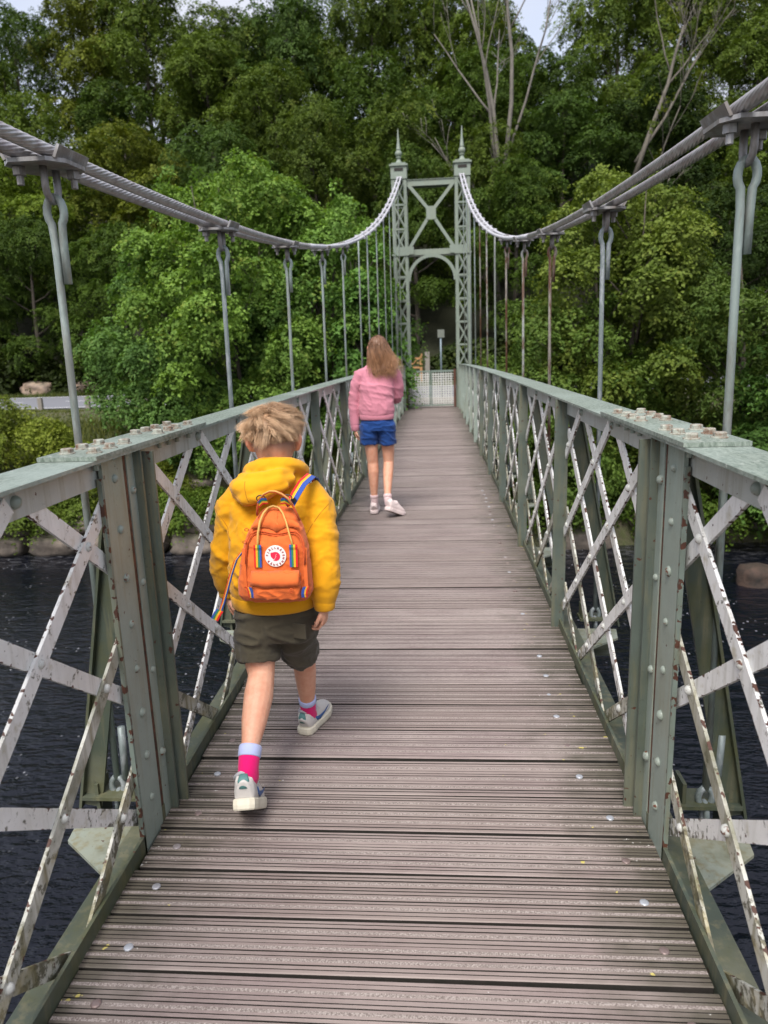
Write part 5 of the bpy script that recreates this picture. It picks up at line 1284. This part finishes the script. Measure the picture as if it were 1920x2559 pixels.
CZ_ = lambda c: 1.0785-c*.0001836
def fp(cx, cy, off=.002): z = CZ_(cy); return Vector((CX_(cx), front_y(z)-off, z))
# zip seam, flap
arc = [(318, 1330), (322, 1100), (345, 960), (400, 850), (500, 800), (620, 806), (740, 835), (850, 848), (960, 838), (1080, 815), (1180, 815), (1255, 870), (1310, 980), (1330, 1100), (1335, 1330)]
mb = MB(); mb.tube([fp(*p, .0015) for p in arc], .0022, 6); mb.make('zip_seam', M['orange_dark'], pk, smooth=True)
mb = MB(); mb.tube([fp(p[0]+(14 if p[0] < 800 else -14), p[1]+34, .001) for p in arc], .0016, 6); mb.make('zip_seam', M['orange_dark'], pk, smooth=True)
mb = MB(); fl_ = [(420, 770), (560, 735), (700, 745), (790, 775), (850, 818), (910, 780), (1000, 745), (1120, 735), (1230, 770)]; top_ = [(430, 700), (560, 640), (700, 620), (790, 612), (850, 612), (910, 612), (1000, 620), (1120, 640), (1220, 700)]
vs = [fp(*p, .006) for p in fl_]+[fp(*p, .0012) for p in top_]+[fp(*p, .0005) for p in fl_]; k = len(fl_)
mb.add(vs, [(a, a+1, k+a+1, k+a) for a in range(k-1)]+[(a+1, a, 2*k+a, 2*k+a+1) for a in range(k-1)]); mb.make('zip_flap', M['orange'], pk, smooth=True)
mb = MB(); mb.tube([fp(848, y, .0022) for y in (380, 480, 580, 700, 800)], .0009, 5); mb.make('seam', M['orange_dark'], pk)
for c in ((345, 770), (318, 960)):
    mb = MB(); p = fp(*c, .008); mb.tube([p+Vector((.004*math.cos(a)*1.6, 0, .004*math.sin(a))) for a in np.linspace(0, 6.28, 12)[:-1]], .0014, 6, closed=True); mb.make('zip_pull', M['orange_dark'], pk, smooth=True)
# pocket
mb = MB(); pr = [((-.367, 2.078, .716), .062, .010), ((-.367, 2.068, .724), .071, .020), ((-.366, 2.064, .75), .074, .022), ((-.366, 2.065, .78), .075, .020), ((-.366, 2.068, .802), .076, .014), ((-.366, 2.070, .810), .076, .006)]
vs = [p for r_ in pr for p in sup(*r_, n=28, e=4.)]; n = 28; mb.add(vs, [(a*n+b, a*n+(b+1) % n, (a+1)*n+(b+1) % n, (a+1)*n+b) for a in range(len(pr)-1) for b in range(n)]+[tuple(range(n-1, -1, -1)), tuple(range((len(pr)-1)*n, len(pr)*n))])
fc = folds((0, 0, 1), 20., .0030, 31); pm = fuse(mb, .0032, 2, fc, 'front_pocket'); pm.materials.append(M['orange']); pc = part('front_pocket', pm, None, bp, (0, 0, 0))
mb = MB(); vs = []
for i in range(13):
    t = i/12; x = -.4415+.1505*t; s_ = math.sin(math.pi*t)
    for z, y in ((.812, 2.064), (.800, 2.050-.006*s_), (.785, 2.0415-.005*s_+.002*math.sin(t*21)), (.770-.004*s_, 2.0400-.004*s_+.0015*math.sin(t*17))): vs.append(Vector((x, y, z+.0015*math.sin(t*14))))
mb.add(vs, [(i*4+j, i*4+j+1, (i+1)*4+j+1, (i+1)*4+j) for i in range(12) for j in range(3)]); pf = mb.make('pocket_flap', M['orange'], pc, smooth=True); md = pf.modifiers.new('s', 'SOLIDIFY'); md.thickness = .003
mb = MB(); p = Vector((CX_(1105), 2.036, CZ_(1755))); mb.tube([p+Vector((.0045*math.cos(a), 0, .007*math.sin(a))) for a in np.linspace(0, 6.28, 14)[:-1]], .0016, 6, closed=True); mb.make('zip_pull', M['orange_dark'], pc, smooth=True)
# round badge with lettering and emblem
bc = fp(838, 1200, .004); tilt = math.atan2(front_y(.83)-front_y(.89), .06)
BT = Matrix.Translation(bc) @ Matrix.Rotation(R(90)+tilt*.6, 4, 'X')      # local x right, local y up, local z towards the viewer
M['badge'] = plain('badge_white', (.80, .77, .74), .6); M['badge_red'] = plain('badge_red', (.70, .012, .055), .6); M['badge_ink'] = plain('badge_lettering', (.33, .012, .03), .6)
mb = MB(); mb.lathe((0, 0, 0), [(.0328, 0), (.0335, .001), (.0328, .002)], 40, None); mb.v = [tuple(BT @ Vector(p)) for p in mb.v]; badge = mb.make('round_badge', M['badge'], bp)
def glyphs(txt, r_, a0, step, size, up=True):
    mb = MB(); dg = None
    for i, ch in enumerate(txt):
        cu = bpy.data.curves.new('g', 'FONT'); cu.body = ch; cu.size = size; cu.align_x = 'CENTER'; cu.extrude = .0003; cu.offset = .0004
        o = bpy.data.objects.new('g', cu); COL.objects.link(o); dg = bpy.context.evaluated_depsgraph_get(); me = bpy.data.meshes.new_from_object(o.evaluated_get(dg))
        a = a0-step*i if up else a0+step*i
        T = Matrix.Rotation(a-R(90), 4, 'Z') @ Matrix.Translation((0, r_, 0)) if up else Matrix.Rotation(a+R(90), 4, 'Z') @ Matrix.Translation((0, -r_, 0))
        mb.add([BT @ (T @ v.co+Vector((0, 0, .0026))) for v in me.vertices], [tuple(p.vertices) for p in me.polygons])
        bpy.data.objects.remove(o); bpy.data.curves.remove(cu); bpy.data.meshes.remove(me)
    return mb
mb = glyphs('FJ\u00c4LLR\u00c4VEN', .0228, R(180-6), R(21), .0086); mb.make('lettering', M['badge_ink'], badge)
mb = glyphs('K\u00c5NKEN', .0302, R(270-52), R(20.8), .0086, False); mb.make('lettering', M['badge_ink'], badge)
fox = [(-.0150, .0105), (-.0132, .0098), (-.0118, .0118), (-.0085, .0112), (-.004, .0128), (.002, .0132), (.008, .0112), (.0128, .0068), (.0150, .0005), (.0140, -.0062), (.0100, -.0118), (.0040, -.0146), (-.0030, -.0148), (-.0082, -.0130), (-.0035, -.0128), (-.0008, -.0108), (-.0052, -.0098), (-.0075, -.0098), (-.0102, -.0058), (-.0140, -.0015), (-.0150, .0030)]
mb = MB(); mb.prism(fox[::-1], .0008, BT @ Matrix.Translation((0, 0, .0021))); mb.make('fox_emblem', M['badge_red'], badge)
mb = MB(); mb.tube([BT @ Vector((x, y, .0032)) for x, y in ((-.0052, -.0096), (-.0008, -.0062), (.0018, -.0015), (.0012, .003), (.0042, .0068))], .0005, 6); mb.make('emblem_line', M['badge'], badge)
# webbing tabs and piped handle on the front
for x0, x1, order in ((475, 600, (0, 1, 2, 3)), (1080, 1215, (3, 2, 1, 0))):
    ribbon('webbing_tab', [fp((x0+x1)/2, y, .005 if y > 1050 else .009) for y in (1010, 1050, 1100, 1200, 1300, 1385)], (x1-x0)*.0001836, bp, (1, 0, 0), [RBM[k] for k in order])
hd = [(542, 1050), (545, 960), (552, 820), (575, 650), (620, 520), (690, 440), (775, 415), (870, 445), (950, 520), (1020, 650), (1070, 800), (1115, 950), (1140, 1050)]
mb = MB(); mb.tube([fp(x, y, .006+.016*math.sin(math.pi*i/12)) for i, (x, y) in enumerate(hd)], [(.0042, .0030)]*13, 8); mb.make('front_handle', M['leather'], bp, smooth=True)
th = [(500, 540), (515, 400), (560, 270), (650, 170), (760, 118), (860, 120), (960, 165), (1060, 250), (1125, 370), (1165, 480), (1225, 640)]
mb = MB(); tp_ = [Vector((CX_(x), 2.105+.015*math.cos(math.pi*i/10)**2, CZ_(y)-.004)) for i, (x, y) in enumerate(th)]; mb.tube(tp_, [(.0062, .0035)]*11, 8, flat=(0, -1, .3)); mb.make('top_handle', M['orange_dark'], bp, smooth=True)
mb = MB(); mb.tube([p+Vector((0, -.004, .002)) for p in tp_[2:9]], [(.0022, .0022)]*7, 6); mb.make('handle_piping', M['leather'], bp, smooth=True)
for cx, a in ((615, .5), (1005, -.5)):
    p = Vector((CX_(cx), 2.115, CZ_(325))); q = Vector((math.cos(a)*.016, 0, math.sin(a)*.010))
    ribbon('rainbow_loop', [p-q+Vector((0, 0, -.004)), p+Vector((0, -.005, .004)), p+q+Vector((0, .004, -.003))], .020, bp, (-.4*a, -.3, 1), [RBM[k] for k in (0, 1, 2, 3)])
    mb = MB(); c = p+Vector((-.006*np.sign(a), .006, .010)); mb.tube([c+Vector((.014*math.cos(t), 0, .010*math.sin(t))) for t in np.linspace(0, 6.28, 14)[:-1]], .002, 6, closed=True); mb.make('strap_ring', M['black'], bp, smooth=True)
# straps: one over the right shoulder, the left one hanging loose
sp_ = [(-.322, 2.135, 1.005), (-.306, 2.160, 1.035), (-.290, 2.192, 1.062), (-.280, 2.225, 1.070), (-.274, 2.265, 1.074), (-.272, 2.31, 1.062), (-.275, 2.355, 1.03), (-.275, 2.385, .98)]
ribbon('shoulder_strap', sp_, .030, bp, [(.86, -.18, -.46)]*4+[(.9, 0, -.42)]*4, [RBM[k] for k in (0, 1, 3, 3)], .0018)
mb = MB(); mb.box((-.318, 2.135, 1.012), (.036, .008, .012), Matrix.Rotation(R(-35), 3, 'Y')); mb.make('strap_buckle', M['black'], bp)
ls = [(-.478, 2.10, .862), (-.500, 2.105, .835), (-.522, 2.115, .785), (-.540, 2.12, .735), (-.556, 2.12, .690), (-.570, 2.115, .655)]
ribbon('loose_strap', ls, .016, bp, [(.75, -.5, .3)]*6, [RBM[k] for k in (0, 1, 3)], .0016)
ribbon('strap_end', [(-.566, 2.108, .668), (-.575, 2.102, .655), (-.583, 2.100, .640)], .024, bp, (.9, 0, -.45), [RBM[k] for k in (3, 2, 1, 0)][:4], .005)
for x in (285, 1330):
    ribbon('side_strap', [fp(x, y, -.004) for y in (1080, 1250, 1450, 1600, 1740)], .011, bp, (1, 0, 0), [M['orange']], .002)
for x, s in ((370, 1), (1300, -1)):
    ribbon('strap_tail', [fp(x-25*s, 1740, .001), fp(x, 1800, .004), fp(x+12*s, 1860, .006), fp(x+8*s, 1925, .004)], .019, bp, (1, -.3*s, 0), [RBM[k] for k in ((0, 1, 3, 3) if s > 0 else (3, 3, 1, 0))], .0012)

# ------------------------------------------------------------------ girl
gz0 = prof(6.35)
girl = thing('person', 'person with long wavy brown hair in a pink sweatshirt and blue shorts walking ahead', 'person', (-.40, 6.35, gz0))
mb = MB(); GH = Vector((-.372, 6.375, 1.512)); hp = head(mb, GH, R(14), -.05, 1.03)
mb.tube([(-.378, 6.36, 1.33), (-.376, 6.365, 1.38), (-.374, 6.37, 1.44)], [.052, .047, .05], 14)
mb.tube([(-.400, 6.34, .86), (-.398, 6.345, 1.0), (-.388, 6.355, 1.15), (-.380, 6.36, 1.28), (-.378, 6.36, 1.36)], [(.105, .075), (.10, .072), (.115, .08), (.115, .07), (.055, .05)], 18, flat=(1, 0, 0))
GL, GR = Vector((-.598, 6.33, .805)), Vector((-.285, 6.60, 1.045))
mb.tube([(-.515, 6.355, 1.31), (-.575, 6.365, 1.20), (-.600, 6.36, 1.05), (-.602, 6.345, .93), tuple(GL)], [.042, .038, .033, .030, .022], 12)
mb.tube([(-.245, 6.355, 1.31), (-.200, 6.375, 1.22), (-.195, 6.40, 1.10), (-.23, 6.49, 1.06), tuple(GR)], [.042, .038, .033, .030, .022], 12)
hand(mb, GL, (.08, .12, -1), (.9, .1, 0), 1, 1.0, .55); hand(mb, GR, (-.35, .9, -.1), (-.8, -.3, -.1), -1, 1.0, .5)
mb.tube([(-.466, 6.345, .84), (-.468, 6.345, .74), (-.460, 6.35, .60), (-.455, 6.36, .50), (-.452, 6.35, .42), (-.452, 6.35, .30), (-.452, 6.35, .20), (-.452, 6.36, .12), (-.454, 6.40, .07)], [(.066, .07), (.070, .075), (.056, .062), (.049, .052), (.050, .055), (.041, .046), (.031, .035), (.029, .034), (.027, .04)], 16, flat=(1, 0, 0))
mb.tube([(-.330, 6.345, .84), (-.320, 6.36, .74), (-.312, 6.38, .60), (-.312, 6.385, .50), (-.316, 6.345, .42), (-.318, 6.275, .33), (-.318, 6.21, .24), (-.316, 6.18, .175), (-.298, 6.185, .13)], [(.066, .07), (.068, .074), (.055, .06), (.047, .05), (.048, .052), (.040, .044), (.031, .034), (.029, .033), (.026, .034)], 16, flat=(1, 0, 0))
bm_ = fuse(mb, .0048, 3, name='body', sf=.45); n = len(bm_.vertices); col = np.zeros((n, 4), np.float32); col[:, 3] = 1; a = bm_.attributes.new('tint', 'FLOAT_COLOR', 'POINT'); a.data.foreach_set('color', col.ravel()); bm_.materials.append(M['skin2']); part('body', bm_, None, girl, (0, 0, 0)); face(girl, hp, 1.)
mb = MB()
mb.tube([(-.402, 6.34, .925), (-.402, 6.34, .95), (-.402, 6.34, .98), (-.398, 6.345, 1.08), (-.388, 6.355, 1.20), (-.380, 6.36, 1.30), (-.378, 6.36, 1.36), (-.377, 6.362, 1.40)], [(.150, .108), (.156, .113), (.158, .116), (.150, .114), (.158, .110), (.152, .098), (.105, .08), (.066, .062)], 26, flat=(1, 0, 0))
mb.tube([(-.46, 6.355, 1.305), (-.540, 6.36, 1.275), (-.582, 6.365, 1.17), (-.600, 6.36, 1.05), (-.603, 6.345, .93), (-.600, 6.333, .85), (-.599, 6.33, .83)], [.060, .062, .054, .049, .046, .043, .034], 16)
mb.tube([(-.30, 6.355, 1.305), (-.228, 6.365, 1.275), (-.214, 6.38, 1.18), (-.216, 6.405, 1.10), (-.230, 6.46, 1.07), (-.262, 6.55, 1.05)], [.060, .062, .055, .052, .048, .038], 16)
g1, g2 = folds((.3, 0, 1), 4.0, .0055, 41), folds((.8, .1, .5), 8., .0035, 43)
hm = fuse(mb, .006, 3, lambda c: (g1(c)+g2(c))*np.clip((c[:, 2]-.93)/.04, 0, 1), 'sweatshirt'); hm.materials.append(M['pink']); swt = part('sweatshirt', hm, None, girl, (0, 0, 0))
mb = MB(); mb.tube([(-.402, 6.34, .892), (-.402, 6.34, .898), (-.402, 6.34, .938), (-.402, 6.34, .945)], [(.148, .102), (.153, .106), (.156, .109), (.15, .104)], 36, flat=(1, 0, 0)); mb.make('waistband', M['pink'], swt, smooth=True)
mb = MB(); mb.tube([(-.599, 6.331, .850), (-.599, 6.33, .842), (-.598, 6.33, .802), (-.598, 6.33, .797)], [.036, .040, .037, .034], 20); mb.make('cuff', M['pink'], swt, smooth=True)
mb = MB(); mb.tube([(-.398, 6.342, .92), (-.398, 6.342, .86), (-.398, 6.345, .80)], [(.125, .085), (.150, .108), (.145, .11)], 24, flat=(1, 0, 0))
mb.tube([(-.472, 6.345, .85), (-.478, 6.345, .75), (-.479, 6.345, .672)], [(.088, .10), (.082, .098), (.080, .092)], 18, flat=(1, 0, 0)); mb.tube([(-.325, 6.345, .85), (-.316, 6.36, .75), (-.314, 6.365, .668)], [(.088, .10), (.080, .096), (.077, .09)], 18, flat=(1, 0, 0))
g3 = folds((.3, .2, 1), 9., .006, 51); sm_ = fuse(mb, .006, 3, g3, 'shorts'); sm_.materials.append(M['blue']); part('shorts', sm_, None, girl, (0, 0, 0))
MG = dict(upper=M['shoe2'], sole=M['shoe2'], tread=M['tread'])
for pts in ([(-.452, 6.35, .205), (-.452, 6.352, .16), (-.453, 6.365, .11), (-.454, 6.39, .075)], [(-.318, 6.203, .235), (-.317, 6.187, .195), (-.312, 6.182, .155), (-.298, 6.19, .125)]):
    mb = MB(); mb.tube(pts, [(.036, .040), (.034, .038), (.034, .039), (.032, .04)], 18, flat=(1, 0, 0)); so = mb.make('sock', M['sock2'], girl, smooth=True)
    a, b = Vector(pts[0]), Vector(pts[1]); mb = MB(); mb.tube([a, a.lerp(b, .1), a.lerp(b, .6), a.lerp(b, .7)], [(.036, .04), (.0385, .0425), (.038, .042), (.035, .039)], 18, flat=(1, 0, 0)); mb.make('sock_band', M['sockband'] if False else M['sock2'], so, smooth=True)
shoe(girl, (-.456, 6.315, gz0+.004), R(3), 0, 1.10, MG, 'plain')
shoe(girl, (-.325, 6.125, .105), R(-38), R(-24), 1.10, MG, 'plain')
# long hair
rg = np.random.default_rng(8); nT = 520; u = rg.normal(size=(7000, 3)); u /= np.linalg.norm(u, axis=1, keepdims=True); fwd = np.array([-math.sin(R(14)), math.cos(R(14)), 0]); k = (u[:, 2] > -.25) & (u@fwd < .45+.5*(u[:, 2] > .6)); u = u[k][:nT]
roots = np.array(GH)+u*np.array([.080, .098, .100])+np.array([0, -.004, .004])
fx = np.clip((roots[:, 0]-GH.x)/.085, -1, 1); endp = np.stack([-.340+.070*fx+.03*rg.normal(size=len(u))*.8+.05*np.clip(fx, 0, 1), 6.262+.02*rg.normal(size=len(u))+.03*(1-np.abs(fx)), 1.305+.022*rg.normal(size=len(u))+.045*np.clip(fx, 0, 1)], 1)
def gcurve(R0, t, L):
    e = np.repeat(endp, len(R0)//len(endp), 0)
    uo = (R0-np.array(GH)); uo /= np.linalg.norm(uo, axis=1, keepdims=True)
    d = Dg*(L*t)[:, None]; d[:, 2] -= 0
    w = t*t*(3-2*t); P1 = R0+uo*.028*np.sin(np.pi*min(1, t*1.15))[..., None] if False else R0+uo*(.030*math.sin(math.pi*min(1., t*1.1)))
    z = R0[:, 2]*(1-t)+e[:, 2]*t; xy = P1[:, :2]*(1-w)[..., None] if False else P1[:, :2]*(1-t**1.4)+e[:, :2]*t**1.4
    wave = .008*np.sin(t*9+e[:, 0]*40)[:, None]*np.array([1., .4])*t
    out = np.concatenate([xy+wave, z[:, None]], 1); return out-(R0+d)
tuft = 12; Dg = np.zeros((len(u)*tuft, 3))
m_ = MB(); m_.tube([GH+Vector((.002, -.012, z)) for z in (-.10, -.06, -.02, .03, .06, .085, .102, .110)], [(r, q) for r, q in ((.07, .07), (.08, .085), (.084, .093), (.083, .098), (.074, .09), (.054, .068), (.03, .038), (.006, .008))], 22, flat=(1, 0, 0))
m_.tube([GH+Vector((.005, -.06, -.02)), GH+Vector((.03, -.095, -.12)), GH+Vector((.05, -.108, -.185)), GH+Vector((.055, -.108, -.205))], [(.075, .04), (.095, .03), (.105, .022), (.10, .012)], 18, flat=(1, 0, 0))
hm = fuse(m_, .006, 3, folds((1, 0, 0), 14., .004, 61), 'hair'); ha = hm.attributes.new('tint', 'FLOAT_COLOR', 'POINT'); cc = np.ones((len(hm.vertices), 4), np.float32); cc[:, 0] = .2; cc[:, 1] = .3; cc[:, 2] = 0; ha.data.foreach_set('color', cc.ravel()); hm.materials.append(M['hair2'])
# trim the cap away from the face
bm = bmesh.new(); bm.from_mesh(hm); fw_ = Vector(fwd); bmesh.ops.delete(bm, geom=[v for v in bm.verts if (v.co-GH).dot(fw_) > .045 and v.co.z < GH.z+.055], context='VERTS'); bm.to_mesh(hm); bm.free()
hair = part('hair', hm, None, girl, (0, 0, 0))
_old = strands
g_D = rg.normal(size=(len(u), 3)); g_D /= np.linalg.norm(g_D, axis=1, keepdims=True)
def long_strands():
    gg = np.random.default_rng(12); N = len(u)*tuft; R0 = np.repeat(roots, tuft, 0)+gg.normal(size=(N, 3))*.005; e = np.repeat(endp, tuft, 0)+gg.normal(size=(N, 3))*np.array([.013, .012, .030]); uo = R0-np.array(GH); uo /= np.linalg.norm(uo, axis=1, keepdims=True)
    sh = np.repeat(gg.random(len(u)), tuft); s2 = gg.random(N); V = []; C = []; seg = 9; ph = np.repeat(gg.uniform(0, 6.28, len(u)), tuft)
    for k in range(seg):
        t = k/(seg-1); P1 = R0+uo*(.022*math.sin(math.pi*min(1., t*1.1))); w = t**1.5; p = P1.copy(); p[:, :2] = P1[:, :2]*(1-w)+e[:, :2]*w; p[:, 2] = R0[:, 2]*(1-t)+e[:, 2]*t+.02*math.sin(math.pi*t)*uo[:, 2]
        p[:, 0] += .007*t*np.sin(7*t+ph); p[:, 1] -= .012*math.sin(math.pi*t)*np.clip(-uo[:, 1], 0, 1); rr = .0017*(1-.7*t)
        for a in (0, 2.09, 4.19):
            V.append(p+np.array([math.cos(a), math.sin(a), 0])*rr); C.append(np.stack([np.clip(.12+.75*t+.4*(sh-.5)+.25*(s2-.5), 0, 1), .4*(1-sh), s2*0], 1))
    V = np.stack(V, 1).reshape(-1, 3); C = np.stack(C, 1).reshape(-1, 3); b = np.arange(N)[:, None, None]*(seg*3); k = np.arange(seg-1)[None, :, None]*3; q = np.array([[0, 1, 4, 3], [1, 2, 5, 4], [2, 0, 3, 5]]); F = (b[..., None]+k[..., None]+q[None, None]).reshape(-1, 4)
    me = np_mesh('hair_locks', V, F, True, C); me.materials.append(M['hair2']); part('hair_locks', me, None, hair, (0, 0, 0))
long_strands()
